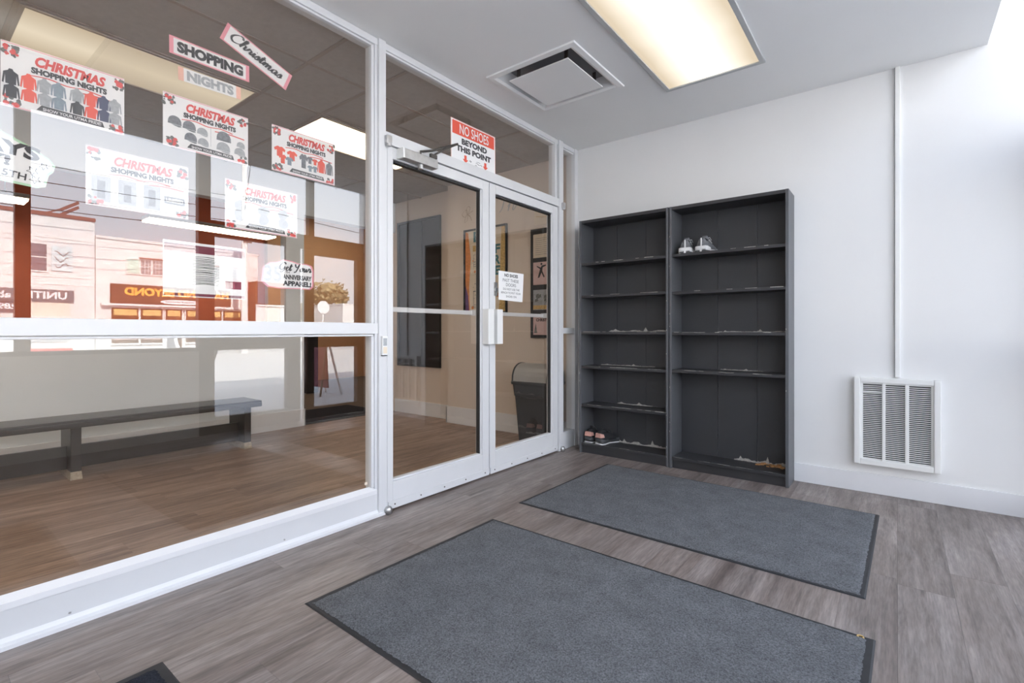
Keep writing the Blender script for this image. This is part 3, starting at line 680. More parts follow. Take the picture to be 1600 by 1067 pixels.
# ------------------------------------------------------------------ ceiling diffuser, conduit, wall heater
dv = thing('air_diffuser', 'square white ceiling air diffuser with a hanging centre plate', 'air vent', (-1.81, 2.80, ZC))
x0, x1, y0, y1 = -2.145, -1.47, 2.47, 3.13
def sqring(mb, o, i, zo, zi):
    cx, cy = (x0 + x1) / 2, (y0 + y1) / 2
    A = [(cx - o, cy - o, zo), (cx + o, cy - o, zo), (cx + o, cy + o, zo), (cx - o, cy + o, zo)]
    B = [(cx - i, cy - i, zi), (cx + i, cy - i, zi), (cx + i, cy + i, zi), (cx - i, cy + i, zi)]
    for k in range(4):
        a, b2, c2, d2_ = A[k], A[(k + 1) % 4], B[(k + 1) % 4], B[k]
        up = lambda p, h: (p[0], p[1], p[2] + h)
        mb.hexa([a, b2, c2, d2_, up(a, .004), up(b2, .004), up(c2, .004), up(d2_, .004)])
    return mb
obj('outer_frame', sqring(sqring(MB(), 0.333, 0.300, ZC - 0.010, ZC - 0.012), 0.335, 0.333, ZC - 0.001, ZC - 0.010), M['ceil'], dv)
obj('cone', sqring(sqring(MB(), 0.300, 0.282, ZC - 0.012, ZC - 0.004), 0.282, 0.258, ZC - 0.004, ZC + 0.07), M['ceil'], dv)
obj('throat', MB().box(-2.08, -1.535, 2.53, 3.07, ZC + 0.071, ZC + 0.076), M['grey_plastic'], dv)
cpl = obj('centre_plate', MB().box(-2.035, -1.58, 2.575, 3.025, ZC - 0.022, ZC - 0.015, 0.002), M['ceil'], dv)
for sx, sy in ((-1.99, 2.98), (-1.62, 2.62), (-1.99, 2.62), (-1.62, 2.98)):
    obj('spring_clip', MB().box(sx - 0.012, sx + 0.012, sy - 0.004, sy + 0.004, ZC - 0.016, ZC + 0.071), M['dark_steel'], cpl)

cd = thing('cable_conduit', 'thin white cable cover running down the wall to the heater', 'conduit', (0.0, YB, 0.76))
obj('cover', MB().box(-0.013, 0.013, YB - 0.018, YB, 0.765, ZC, 0.003), M['white_plastic'], cd)
obj('side_channel', MB().box(-0.0165, -0.0130, YB - 0.010, YB, 0.765, ZC), M['midgrey'], cd)

ht = thing('wall_heater', 'white louvred wall heater low on the wall under the conduit', 'heater', (-0.01, YB, 0.19))
hx0, hx1, hz0, hz1, hy = -0.227, 0.209, 0.190, 0.758, YB - 0.05
fw = 0.034
obj('casing', MB().box(hx0, hx0 + fw, hy, YB, hz0, hz1, 0.006).box(hx1 - fw, hx1, hy, YB, hz0, hz1, 0.006)
    .box(hx0 + fw, hx1 - fw, hy + .001, YB, hz1 - fw, hz1 - .0005, 0.004).box(hx0 + fw, hx1 - fw, hy + .001, YB, hz0 + .0005, hz0 + fw + .004, 0.004), M['white_plastic'], ht)
obj('inner_frame', MB().box(hx0 + fw, hx0 + fw + .014, hy + .012, YB, hz0 + fw, hz1 - fw, .002).box(hx1 - fw - .012, hx1 - fw, hy + .012, YB, hz0 + fw, hz1 - fw, .002).box(hx0 + fw, hx1 - fw, hy + .013, YB, hz1 - fw - .01, hz1 - fw, .002), M['white_plastic'], ht)
obj('dark_core', MB().box(hx0 + fw, hx1 - fw, YB - 0.012, YB - 0.006, hz0 + fw, hz1 - fw), M['gap'], ht)
gx0, gx1 = hx0 + fw + 0.014, hx1 - fw - 0.012
cols = [(gx0, gx0 + 0.100), (gx0 + 0.118, gx0 + 0.216), (gx0 + 0.236, gx1)]
for a, c_ in ((cols[0][1], cols[1][0]), (cols[1][1], cols[2][0])):
    obj('divider', MB().box(a, c_, hy + 0.008, YB - 0.01, hz0 + fw, hz1 - fw, 0.003), M['white_plastic'], ht)
for a, c_ in cols:
    lv = MB(); nsl = 40
    for i in range(nsl):
        z = hz0 + fw + 0.008 + i * (hz1 - hz0 - 2 * fw - 0.016) / nsl
        lv.hexa([(a, hy + .014, z - .002), (c_, hy + .014, z - .002), (c_, hy + .034, z - .0050), (a, hy + .034, z - .0050),
                 (a, hy + .014, z + .0030), (c_, hy + .014, z + .0030), (c_, hy + .034, z + .0000), (a, hy + .034, z + .0000)])
    obj('louvre_bank', lv, M['white_plastic'], ht, kind='stuff')
obj('access_lid', MB().box(cols[0][0], cols[0][1], hy + .009, hy + .013, hz1 - fw - 0.062, hz1 - fw - 0.056), M['white_plastic'], ht)

# ------------------------------------------------------------------ bookcases
def torn(x0, x1, y, z, n, hmax):
    mb = MB(); xs_ = [x0 + (x1 - x0) * i / n for i in range(n + 1)]
    hs = [(0.16 + 0.14 * math.sin(i * .55 + x0 * 9) + random.uniform(0, .28)) * hmax for i in range(n + 1)]
    hs[int(n * 0.62)] = hmax * 1.25; hs[int(n * .12)] = hmax * .8; hs[0] = 0.002; hs[-1] = 0.002
    mb.prism([(a, z + h) for a, h in zip(xs_, hs)] + [(x1, z), (x0, z)], y, y + 0.0015, 'y')
    fl = []
    for i in range(n):
        a = xs_[i]; w = random.uniform(0.006, 0.02)
        mb.hexa([(a, y - random.uniform(.004, .018), z), (a + w, y - .012, z), (a + w, y, z), (a, y, z), (a + .002, y - .006, z + .004), (a + w, y - .005, z + .003), (a + w, y, z + .006), (a, y, z + .004)])
    return mb
def bookcase(name, label, x0, x1, shelves, group, seams, torn_spec):
    t = thing(name, label, 'bookcase', ((x0 + x1) / 2, 3.88, 0), group)
    y0, y1, H, th = 3.765, 3.995, 2.02, 0.019
    for a in (x0, x1 - th): obj('side_panel', MB().box(a, a + th, y0, y1, 0, H, 0.0015), M['case_side_lit'], t)
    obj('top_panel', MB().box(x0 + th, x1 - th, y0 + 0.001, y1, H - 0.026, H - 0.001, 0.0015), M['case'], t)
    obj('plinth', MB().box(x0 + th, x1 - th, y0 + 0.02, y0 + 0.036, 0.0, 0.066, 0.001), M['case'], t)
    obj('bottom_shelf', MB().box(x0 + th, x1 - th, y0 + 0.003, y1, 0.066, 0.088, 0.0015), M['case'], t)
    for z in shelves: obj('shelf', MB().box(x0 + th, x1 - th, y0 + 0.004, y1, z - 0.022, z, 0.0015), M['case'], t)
    wr = MB()
    for z in [0.088] + list(shelves):
        wear = 1.0 if z < 1.2 else .45
        for i in range(int(16 * wear)):
            a = random.uniform(x0 + th + .01, x1 - th - .08); ln = random.uniform(.01, .09)
            if a < (x0 + x1) / 2 and random.random() < .55: continue
            wr.box(a, min(a + ln, x1 - th - .002), y0 + .0032, y0 + .006, z - random.uniform(.0015, .004), z + .0003)
    for i in range(10):
        z = random.uniform(.05, 1.9); xx = random.choice((x0, x1 - th)); wr.box(xx + .002, xx + .006, y0 - .0004, y0 + .002, z, z + random.uniform(.004, .012))
    obj('worn_edges', wr, M['torn'], t, label='pale worn spots on the shelf edges', kind='stuff')
    ed = [x0 + th] + [x0 + th + s * (x1 - x0 - 2 * th) for s in seams] + [x1 - th]
    for i, (a, c_) in enumerate(zip(ed, ed[1:])):
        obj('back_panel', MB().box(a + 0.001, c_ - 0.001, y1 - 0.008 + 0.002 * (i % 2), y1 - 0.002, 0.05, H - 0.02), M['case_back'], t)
    for z, a, c_, n, hm in torn_spec:
        obj('torn_edge', torn(x0 + a, x0 + c_, y1 - 0.0105, z + 0.0002, n, hm), M['torn'], t, label='pale torn edge of the back board')
    return t
bookcase('bookcase', 'black bookcase on the left, with one shelf more and black pink sneakers at the bottom', -2.195, -1.402, [1.65, 1.369, 1.054, 0.757, 0.425],
         'black bookcases by the back wall', [0.31, 0.66], [(1.054, .18, .74, 30, .030), (.757, .10, .60, 26, .014), (.425, .26, .58, 18, .020), (.088, .26, .77, 34, .042)])
bookcase('bookcase', 'black bookcase on the right, with a tall bottom gap and grey sneakers near the top', -1.395, -0.578, [1.653, 1.363, 1.051, 0.761],
         'black bookcases by the back wall', [0.36, 0.72], [(1.051, .30, .79, 36, .018), (.761, .32, .62, 18, .012), (.088, .42, .79, 34, .042)])
gap_y = 3.765
obj_deb = MB()
for i in range(26):
    x, y, z = random.uniform(-0.80, -0.62), random.uniform(3.90, 3.975), 0.0885
    r = random.uniform(.006, .016); a = random.uniform(0, 3.1)
    obj_deb.hexa([(x - r, y - r * .6, z), (x + r, y - r * .5, z), (x + r, y + r * .6, z), (x - r * .8, y + r * .5, z),
                  (x - r, y - r * .6, z + r * random.uniform(.3, 1.3)), (x + r, y - r * .5, z + r * .5), (x + r, y + r * .6, z + r * random.uniform(.3, 1.4)), (x - r * .8, y + r * .5, z + r * .6)])
tag(obj('leaf_litter', obj_deb, M['leaf']), 'dry brown leaf litter on the bottom shelf of the right bookcase', 'debris', kind='stuff')

# ------------------------------------------------------------------ sneakers: heel at the origin, toe towards local +y
def shoe(name, label, style, loc, rz, group, mirror=1):
    t = thing(name, label, 'shoe', loc, group, Matrix.Rotation(rz, 4, 'Z') @ Matrix.Diagonal((1.16, 1.0, 1.16 if style == 'grey' else 1.22, 1)))
    if style == 'grey': mats = dict(upper='shoe_grey', mid='shoe_white', out='shoe_mid', tab='shoe_white', lin='shoe_black')
    else: mats = dict(upper='shoe_black', mid='shoe_mid', out='shoe_white', tab='shoe_pink', lin='shoe_black')
    st_ = [(0.0, .026, .002), (.012, .036, 0), (.05, .039, 0), (.11, .035, .002), (.17, .043, .001), (.215, .044, 0), (.25, .034, .004), (.268, .018, .010), (.272, .006, .014)]
    flare = 1.18 if style == 'grey' else 1.0
    def slab(z0, z1, grow):
        rings = []
        for y, w, lift in st_:
            w2 = w * grow * (flare if y < .06 else 1); k = mirror * (.004 if .1 < y < .2 else 0)
            zz0, zz1 = z0 + lift, z1 + lift + (.006 if y < .05 else 0)
            rings.append([(-w2 + k, y, zz0), (-w2 * .5 + k, y, zz0), (w2 * .5 + k, y, zz0), (w2 + k, y, zz0), (w2 * .96 + k, y, zz1), (w2 * .4 + k, y, zz1), (-w2 * .4 + k, y, zz1), (-w2 * .96 + k, y, zz1)])
        return MB().ring_loft(rings)
    obj('outsole', slab(0.0, 0.008, 1.0), M[mats['out']], t, local=True)
    obj('midsole', slab(0.008, 0.030 if style == 'grey' else 0.034, 1.02), M[mats['mid']], t, local=True, smooth=True)
    prof = [(0.004, .024, .078), (.014, .032, .096), (.035, .034, .092), (.065, .033, .078), (.10, .033, .082), (.13, .036, .083), (.16, .040, .070), (.20, .041, .056), (.235, .035, .048), (.258, .022, .040), (.266, .008, .032)]
    rings = []
    for y, w, h in prof:
        zb = 0.026
        ring = []
        for k in range(13):
            a = math.pi * k / 12
            cx_, sz = math.cos(a), math.sin(a)
            ring.append((w * (abs(cx_) ** 0.75) * (1 if cx_ >= 0 else -1) * (1 - .25 * sz ** 2), y + (0.012 * sz if y < .02 else 0), zb + (h - zb) * sz ** 0.8))
        rings.append(ring)
    obj('upper', MB().ring_loft(rings), M[mats['upper']], t, local=True, smooth=True)
    obj('collar_opening', MB().sphere((0, .058, .083), .030, 2, (.72, 1.45, .42)), M[mats['lin']], t, local=True, smooth=True, label='dark lining of the opening')
    if style == 'grey':
        obj('heel_strip', MB().box(-.004, .004, .002, .012, .034, .090, .002), M['shoe_white'], t, local=True)
        obj('heel_clip', MB().hexa([(-.006, -.003, .002), (.006, -.003, .002), (.006, .004, .002), (-.006, .004, .002), (-.006, -.004, .026), (.006, -.004, .026), (.006, .004, .026), (-.006, .004, .026)]), M['shoe_white'], t, local=True)
    else:
        rg = []
        for y, w in ((.004, .0245), (.02, .0340), (.046, .0350)):
            rg.append([(w + .002, y - .004, .050), (w * .90 + .002, y - .004, .078), (w * .88, y - .004, .078), (w - .002, y - .004, .050)])
        hp = MB()
        hp.hexa([(-.027, -.001, .048), (.027, -.001, .048), (.027, .006, .048), (-.027, .006, .048), (-.023, .004, .078), (.023, .004, .078), (.023, .012, .078), (-.023, .012, .078)])
        for s in (-1, 1):
            hp.hexa([(s * .027, -.001, .048), (s * .037, .040, .050), (s * .033, .040, .050), (s * .024, .004, .048), (s * .023, .004, .078), (s * .032, .034, .072), (s * .029, .034, .072), (s * .020, .008, .078)])
        obj('heel_patch', hp, M['shoe_pink'], t, local=True, label='pink heel patch')
    obj('tongue', MB().hexa([(-.018, .085, .075), (.018, .085, .075), (.020, .15, .070), (-.020, .15, .070), (-.016, .078, .112), (.016, .078, .112), (.018, .15, .080), (-.018, .15, .080)]), M[mats['upper']], t, local=True, smooth=True)
    lc = MB()
    for i in range(4):
        y = .105 + i * .016; z = .091 - i * .005
        lc.tube([(-.024, y, z - .006), (0, y + .005 * (-1) ** i, z + .003), (.024, y, z - .006)], .0028, 6)
    lc.tube([(0, .10, .094), (.030, .085, .098), (.036, .10, .080)], .0022, 6)
    obj('laces', lc, M['shoe_white' if style == 'grey' else 'shoe_mid'], t, local=True, smooth=True)
    return t
g1, g2 = 'grey sneakers on the second level of the right bookcase', 'black and pink sneakers at the bottom of the left bookcase'
shoe('sneaker', 'grey sneaker with flared white sole, nearer the bookcase divider', 'grey', (-1.280, 3.782, 1.653), R(8), g1)
shoe('sneaker', 'grey sneaker with flared white sole, farther from the bookcase divider', 'grey', (-1.160, 3.780, 1.653), R(-4), g1, -1)
shoe('sneaker', 'black sneaker with pink heel, against the bookcase side and pointing straight back', 'black', (-2.125, 3.79, 0.088), R(0), g2)
shoe('sneaker', 'black sneaker with pink heel, turned out towards the open shelf', 'black', (-2.020, 3.778, 0.088), R(-14), g2, -1)

# ------------------------------------------------------------------ floor mats
def mat(name, label, x0, x1, y0, y1, rot, border, pile, group, grom=False):
    cx, cy = (x0 + x1) / 2, (y0 + y1) / 2
    t = thing(name, label, 'mat', (cx, cy, 0), group, Matrix.Rotation(R(rot), 4, 'Z'))
    w, l = (x1 - x0) / 2, (y1 - y0) / 2
    obj('rubber_border', MB().hexa([(-w, -l, .0008), (w, -l, .0008), (w, l, .0008), (-w, l, .0008), (-w + .006, -l + .006, .0045), (w - .006, -l + .006, .0045), (w - .006, l - .006, .0045), (-w + .006, l - .006, .0045)]), M['rubber'], t, local=True)
    step = 0.009; bx, by = border
    nx, ny = int((2 * w - 2 * bx) / step), int((2 * l - 2 * by) / step)
    vs, fs = [], []
    for j in range(ny + 1):
        for i in range(nx + 1):
            ex = min(i, nx - i, j, ny - j)
            z = (0.0048 if ex == 0 else 0.0085 if ex == 1 else 0.0098) + random.uniform(-.0010, .0012)
            jx, jy = random.uniform(-.003, .003), random.uniform(-.003, .003)
            vs.append((-w + bx + i * (2 * w - 2 * bx) / nx + jx, -l + by + j * (2 * l - 2 * by) / ny + jy, z))
    for j in range(ny):
        for i in range(nx):
            a = j * (nx + 1) + i; fs.append((a, a + 1, a + nx + 2, a + nx + 1))
    me = bpy.data.meshes.new('pile'); me.from_pydata(vs, [], fs); me.materials.append(pile)
    for p in me.polygons: p.use_smooth = True
    o = link('pile', me, t, True)
    if grom:
        pts = []
        for k in range(13): pts.append((w - .042 + .009 * math.cos(k * math.pi / 6), l - .018 + .009 * math.sin(k * math.pi / 6), .0062))
        obj('eyelet', MB().tube(pts, .003, 6), M['gold'], t, local=True, smooth=True)
    return t
gm = 'grey entrance mats'
mat('floor_mat', 'grey carpet mat with black rubber rim, nearest the camera', -1.806, -0.067, 1.000, 2.110, -0.9, (.026, .018), M['pile'], gm, True)
mat('floor_mat', 'grey carpet mat with black rubber rim, lying before the bookcases', -1.832, -0.090, 2.405, 3.545, -0.9, (.020, .016), M['pile'], gm)
mat('floor_mat', 'small nearly black mat corner at the bottom edge of the view', -1.855, -0.95, -0.35, 0.556, 0.0, (.028, .028), M['pile_dark'], None)

# ------------------------------------------------------------------ bin behind the right door
tr = thing('trash_bin', 'charcoal swing lid waste bin behind the right glass door', 'bin', (-2.72, 3.84, 0))
def rrect(cx, cy, w, d, z, r=0.03):
    pts = []
    for sx, sy, a0 in ((1, 1, 0), (-1, 1, 90), (-1, -1, 180), (1, -1, 270)):
        for k in range(4):
            a = R(a0 + 30 * k); pts.append((cx + sx * (w - r) + r * math.cos(a), cy + sy * (d - r) + r * math.sin(a), z))
    return pts
cx, cy = -2.70, 3.86
obj('body', MB().ring_loft([rrect(cx, cy, .155, .115, 0.0), rrect(cx, cy, .185, .140, .44), rrect(cx, cy, .190, .145, .445), rrect(cx, cy, .203, .152, .555)]), M['bin'], tr, smooth=False)
obj('rim', MB().ring_loft([rrect(cx, cy, .214, .160, .553), rrect(cx, cy, .216, .163, .562), rrect(cx, cy, .216, .163, .578), rrect(cx, cy, .208, .156, .584)]), M['bin'], tr)
hood = MB(); prof = []
for k in range(13):
    a = math.pi * k / 12; prof.append((cy - .15 * math.cos(a), .582 + .172 * math.sin(a) ** .8))
for a in (-.205, .190): obj('lid_cheek', MB().prism(prof, cx + a, cx + a + .015, 'x'), M['bin'], tr)
fl = MB(); pr = [(y * .98 + cy * .02, z - .004) for y, z in prof]
fl.prism(pr, cx - .189, cx + .189, 'x')
obj('swing_flap', fl, M['bin_flap'], tr, label='lighter grey curved swing flap')

# ------------------------------------------------------------------ frames and decals on the inner end wall
YE = 4.06
pf = thing('framed_poster', 'colourful framed event poster on the inner end wall behind the doors', 'poster', (-3.85, YE - 0.001, 1.25), rot=FACE_NEGY)
W, Hh = 0.62, 0.94
obj('frame', MB().box(0, W, 0, .018, 0, .02).box(0, W, Hh - .018, Hh, 0, .02).box(0, .018, .018, Hh - .018, 0, .02).box(W - .018, W, .018, Hh - .018, 0, .02), M['black'], pf, local=True)
obj('sheet', MB().box(.018, W - .018, .018, Hh - .018, .001, .004), M['cream'], pf, local=True)
obj('left_band', MB().poly([(.018, .02), (.085, .02), (.075, .3), (.10, .62), (.06, .9), (.018, .92)], .0045), M['orange'], pf, local=True)
obj('lower_left_band', MB().poly([(.019, .02), (.075, .02), (.06, .2), (.019, .32)], .0049), M['purple'], pf, local=True)
obj('right_band', MB().poly([(.50, .02), (.60, .02), (.60, .32), (.54, .3)], .0045).poly([(.52, .45), (.60, .40), (.60, .92), (.54, .92)], .0045), M['gold'], pf, local=True)
text('headline', 'BO', pf, .14, .79, .20, .12, M['teal'], z=.006, bold=.05)
text('headline', 'A', pf, .38, .80, .09, .10, M['paper'], z=.006, bold=.05)
for i, ch in enumerate('FRE'): text('headline', ch, pf, .44, .64 - i * .115, .085, .10, M['teal'], z=.006, bold=.05)
bl = MB()
for (a, c_, w, h) in ((.13, .69, .26, .055),): bl.poly([(a, c_), (a + w, c_ - .01), (a + w, c_ + h), (a, c_ + h + .01)], .0055)
obj('subtitle_band', bl, M['gold'], pf, local=True)
bl = MB()
for (a, c_, w, h) in ((.14, .52, .25, .13), (.25, .30, .18, .18), (.14, .07, .18, .18)): bl.box(a, a + w, c_, c_ + .004, .005, .0055).box(a, a + w, c_ + h, c_ + h + .004, .005, .0055).box(a, a + .004, c_, c_ + h, .005, .0055).box(a + w, a + w + .004, c_, c_ + h, .005, .0055)
for i in range(60): 
    a, c_ = random.uniform(.13, .44), random.uniform(.06, .62); bl.box(a, a + random.uniform(.01, .05), c_, c_ + .006, .005, .0056)
obj('printed_boxes', bl, M['greyprint'], pf, local=True)
bl = MB()
for i in range(16):
    a, c_, r = random.uniform(.1, .5), random.uniform(.06, .6), random.uniform(.008, .02)
    bl.poly([(a + r * math.cos(k * math.pi / 4), c_ + r * math.sin(k * math.pi / 4)) for k in range(8)], .0058)
obj('printed_spots', bl, M['orange'], pf, local=True)

dw = thing('dark_display_panel', 'wide dark glazed panel on the recessed end wall behind the left door', 'panel', (-4.77, 4.199, 0.61), rot=FACE_NEGY)
obj('panel_frame', MB().box(-.40, -.37, 0, 1.86, 0, .03, .002).box(.37, .40, 0, 1.86, 0, .03, .002).box(-.37, .37, 0, .03, 0, .029, .002).box(-.37, .37, 1.83, 1.86, 0, .029, .002).box(.04, .07, .03, 1.83, 0, .028, .002), M['black'], dw, local=True)
obj('dark_pane', MB().box(-.37, .37, .03, 1.83, .004, .01), M['black'], dw, local=True)

nb = thing('notice_board', 'tall black frame with a column of pinned notices above the bin', 'notice board', (-2.92, YE - 0.001, 0.99), rot=FACE_NEGY)
obj('backing', MB().box(0, .36, 0, 1.09, 0, .018, .002), M['black'], nb, local=True)
def sheet(x, y, w, h, m, label): return obj('notice', MB().box(x, x + w, y, y + h, .018, .0195), M[m], nb, label, local=True)
n1 = sheet(.035, .80, .27, .235, 'cream', 'cream typed notice')
n2 = sheet(.035, .53, .27, .225, 'pink_paper', 'pale pink notice with a kicking figure')
n3 = sheet(.035, .28, .27, .20, 'midgrey', 'notice with a photo')
n4 = sheet(.035, .03, .27, .185, 'pink_paper', 'pink Christmas notice')
def on(parent, name, mb, m): 
    o = obj(name, mb, M[m]); o.parent = parent; return o
l1 = MB()
for i in range(9): l1.box(.06, .06 + random.uniform(.15, .22), .99 - i * .02, .993 - i * .02, .0196, .0199)
on(n1, 'typed_lines', l1, 'greyprint')
kf = MB().poly([(.09, .60), (.11, .60), (.135, .65), (.16, .60), (.175, .605), (.145, .665), (.15, .70), (.19, .715), (.188, .725), (.14, .72), (.125, .70), (.08, .72), (.078, .71), (.118, .685)], .0197)
kf.poly([(.135 + .012 * math.cos(k * math.pi / 4), .735 + .012 * math.sin(k * math.pi / 4)) for k in range(8)], .0198)
on(n2, 'kicking_figure', kf, 'black')
l2 = MB(); 
for i in range(5): l2.box(.21, .26, .60 + i * .025, .606 + i * .025, .0196, .0199)
on(n2, 'typed_lines', l2, 'greyprint')
l3 = MB()
for i in range(14): 
    a, c_ = random.uniform(.05, .25), random.uniform(.33, .42); l3.poly([(a, c_), (a + .04, c_ + .01), (a + .035, c_ + .04), (a + .005, c_ + .03)], .0196 + i * .00001)
on(n3, 'photo', l3, 'leafprint')
on(n3, 'caption_band', MB().box(.035, .305, .285, .325, .0195, .0200), 'gold')
ct = link('caption', text_mesh('CHRISTMAS', .20, .03, M['black'], .07, .165, .0197, .04)); ct.parent = n4
on(n4, 'tree_print', MB().poly([(.045, .05), (.085, .05), (.065, .15)], .0197), 'leafprint')
tn = tag(obj('wall_notice', MB().box(-2.885, -2.58, YE - .004, YE - .0005, 2.12, 2.36), M['cream']), 'cream paper notice pinned above the black notice frame', 'notice')
pn = MB(); 
for i in range(3): pn.tube([(-2.86 + .08 * k, YE - .005, 2.30 - i * .05 + .008 * math.sin(k * 2 + i)) for k in range(4)], .003, 4)
on(tn, 'handwriting', pn, 'gold')
dcl = MB(); script(dcl, 'Th', 0, 0, .24, .10, .014)
dc = thing('wall_script', 'dark script lettering decal high on the end wall above the framed poster', 'wall lettering', (-3.36, YE - .002, 2.32), rot=FACE_NEGY)
obj('letter_strokes', dcl, M['midgrey'], dc, local=True)
fd = MB()
for i in range(5):
    a = i * 1.25; fd_pts = [(.0, .0), (.05 * math.cos(a) + .02, .05 * math.sin(a) + .03), (.09 * math.cos(a + .4), .09 * math.sin(a + .4)), (.05 * math.cos(a + .8), .05 * math.sin(a + .8) - .01), (0, 0)]
    pen(fd, fd_pts, .007, .0005 + i * .00005)
dc2 = thing('wall_flourish', 'thin beige flourish decal on the end wall above the framed poster', 'wall lettering', (-3.80, YE - .002, 2.36), rot=FACE_NEGY)
obj('flourish_strokes', fd, M['sand'], dc2, local=True)

# ------------------------------------------------------------------ prints stuck on the glass
XP = -2.3905
def print_root(name, label, cat, y, z, tilt=0.0, group=None, x=XP):
    return thing(name, label, cat, (x, y, z), group, FACE_POSX @ Matrix.Rotation(R(tilt), 4, 'Z'))
def rect(mb, x, y, w, h, z=0.0): return mb.poly([(x, y), (x + w, y), (x + w, y + h), (x, y + h)], z)
def blob(mb, x, y, r, z, n=9, j=.5):
    return mb.poly([(x + r * random.uniform(1 - j, 1) * math.cos(k * 2 * math.pi / n), y + r * random.uniform(1 - j, 1) * math.sin(k * 2 * math.pi / n)) for k in range(n)], z)
def cap(mb, x, y, w, h, z, brim=True):
    mb.poly([(x + w * (.5 - .5 * math.cos(math.pi * k / 10)), y + h * .18 + h * .82 * math.sin(math.pi * k / 10) ** .7) for k in range(11)], z)
    if brim: mb.poly([(x + w * .25, y + h * .16), (x + w * .5, y + h * .05), (x + w * .8, y), (x + w, y + h * .05), (x + w * .92, y + h * .16)], z)
def tee(mb, x, y, w, h, z):
    mb.poly([(x + w * a, y + h * c_) for a, c_ in ((.25, 0), (.75, 0), (.75, .62), (.92, .52), (1, .75), (.72, 1), (.6, 1), (.5, .93), (.4, 1), (.28, 1), (0, .75), (.08, .52), (.25, .62))], z)
def hoodie(mb, x, y, w, h, z):
    mb.poly([(x + w * a, y + h * c_) for a, c_ in ((.2, .05), (.8, .05), (.82, .6), (.9, .05), (1.0, .08), (.92, .75), (.66, .88), (.6, 1), (.4, 1), (.34, .88), (.08, .75), (0, .08), (.1, .05), (.18, .6))], z)
W0, H0 = 0.339, 0.222
def poster(label, y, z, w=W0, h=H0, corners=True, banner=True, heads=True):
    t = print_root('shop_poster', label, 'poster', y, z, 0, 'Christmas shopping posters on the glass')
    obj('sheet', MB().box(0, w, 0, h, -.0004, 0), M['paper'], t, local=True)
    pk = MB(); rect(pk, .002, .002, w - .004, .003, .0002); rect(pk, .002, h - .005, w - .004, .003, .0002)
    obj('pink_edging', pk, M['pink'], t, local=True)
    if heads:
        text('headline', 'CHRISTMAS', t, w * .25, h * .74, w * .58, h * .17, M['red'], z=.0008, bold=.05, shear=.25)
        text('subheading', 'SHOPPING NIGHTS', t, w * .22, h * .62, w * .62, h * .10, M['ink'], z=.0009, bold=.06)
        rb = MB()
        pen(rb, [(w * .2, h * .57), (w * .35, h * .60), (w * .5, h * .57), (w * .65, h * .60), (w * .8, h * .57)], .005, .0004)
        pen(rb, [(w * .58, h * .52), (w * .75, h * .54), (w * .95, h * .52)], .006, .0004)
        obj('ribbon_print', rb, M['red'], t, local=True)
    if corners:
        lf, bb = MB(), MB()
        for cx_, cy_, n in ((.06, .88, 12), (.94, .86, 9), (.08, .08, 12), (.93, .07, 9)):
            for i in range(n):
                a, r = random.uniform(0, 6.28), random.uniform(.004, .013)
                blob(lf, w * cx_ + random.uniform(-.018, .022) * (1 if cx_ < .5 else -1), min(h - .012, max(.012, h * cy_ + random.uniform(-.02, .02))), min(r, .0105), .0003 + i * 1e-5)
            for i in range(6): blob(bb, min(w - .012, max(.012, w * cx_ + random.uniform(-.02, .02))), min(h - .012, max(.012, h * cy_ + random.uniform(-.018, .018))), random.uniform(.005, .010), .0006 + i * 1e-5, 7, .3)
        obj('foliage_print', lf, M['leafprint'], t, local=True); obj('berry_print', bb, M['red'], t, local=True)
    if banner:
        bn = MB().poly([(w * .26, h * .06), (w * .30, h * .15), (w * .80, h * .13), (w * .82, h * .045)], .0005)
        obj('banner_print', bn, M['ink'], t, local=True)
        text('banner_words', 'SHOW YOUR UTMA PRIDE!', t, w * .31, h * .068, w * .48, h * .05, M['paper'], z=.0009, bold=.02)
    return t
w, h = W0, H0
t = poster('Christmas Shopping Nights poster of jackets, in the upper left corner', .250, 1.826)
dk, rd, gy, bl, nv = MB(), MB(), MB(), MB(), MB()
for i, (grp, x) in enumerate(((dk, .03), (rd, .16), (gy, .28), (bl, .39), (gy, .54), (rd, .66), (nv, .77), (gy, .87))):
    hoodie(grp, w * (x - .022), h * .34, w * .128, h * .25, .0007 + i * 1e-5); hoodie(dk if i == 4 else grp, w * (x - .018), h * .14, w * .128, h * .23, .0009 + i * 1e-5)
for n_, g_, m_ in (('black_jackets', dk, 'ink'), ('red_jackets', rd, 'signred'), ('grey_jackets', gy, 'midgrey'), ('blue_jackets', bl, 'bluegrey'), ('navy_jackets', nv, 'navy')): obj(n_, g_, M[m_], t, local=True)
t = poster('Christmas Shopping Nights poster of grey hats, under the NIGHTS strip', .718, 1.830)
a_, b_ = MB(), MB()
for i, (x, y, s) in enumerate(((.05, .40, 1), (.21, .38, 1), (.23, .17, .95), (.60, .33, 1.2))): cap(a_, w * x, h * y, w * .15 * s, h * .20 * s, .0007 + i * 1e-5, x < .5)
for i, (x, y, s) in enumerate(((.37, .36, .95), (.38, .16, .95), (.60, .14, 1.25), (.85, .32, .8), (.82, .15, 1.05))): cap(b_, w * x, h * y, w * .135 * s, h * .17 * s, .0007 + i * 1e-5)
obj('dark_hats', a_, M['greyprint'], t, local=True); obj('grey_hats', b_, M['midgrey'], t, local=True)
obj('divider_line', rect(MB(), w * .53, h * .2, .0015, h * .36, .0006), M['midgrey'], t, local=True)
t = poster('Christmas Shopping Nights poster of red and grey t-shirts', 1.168, 1.842)
r_, g_, k_ = MB(), MB(), MB()
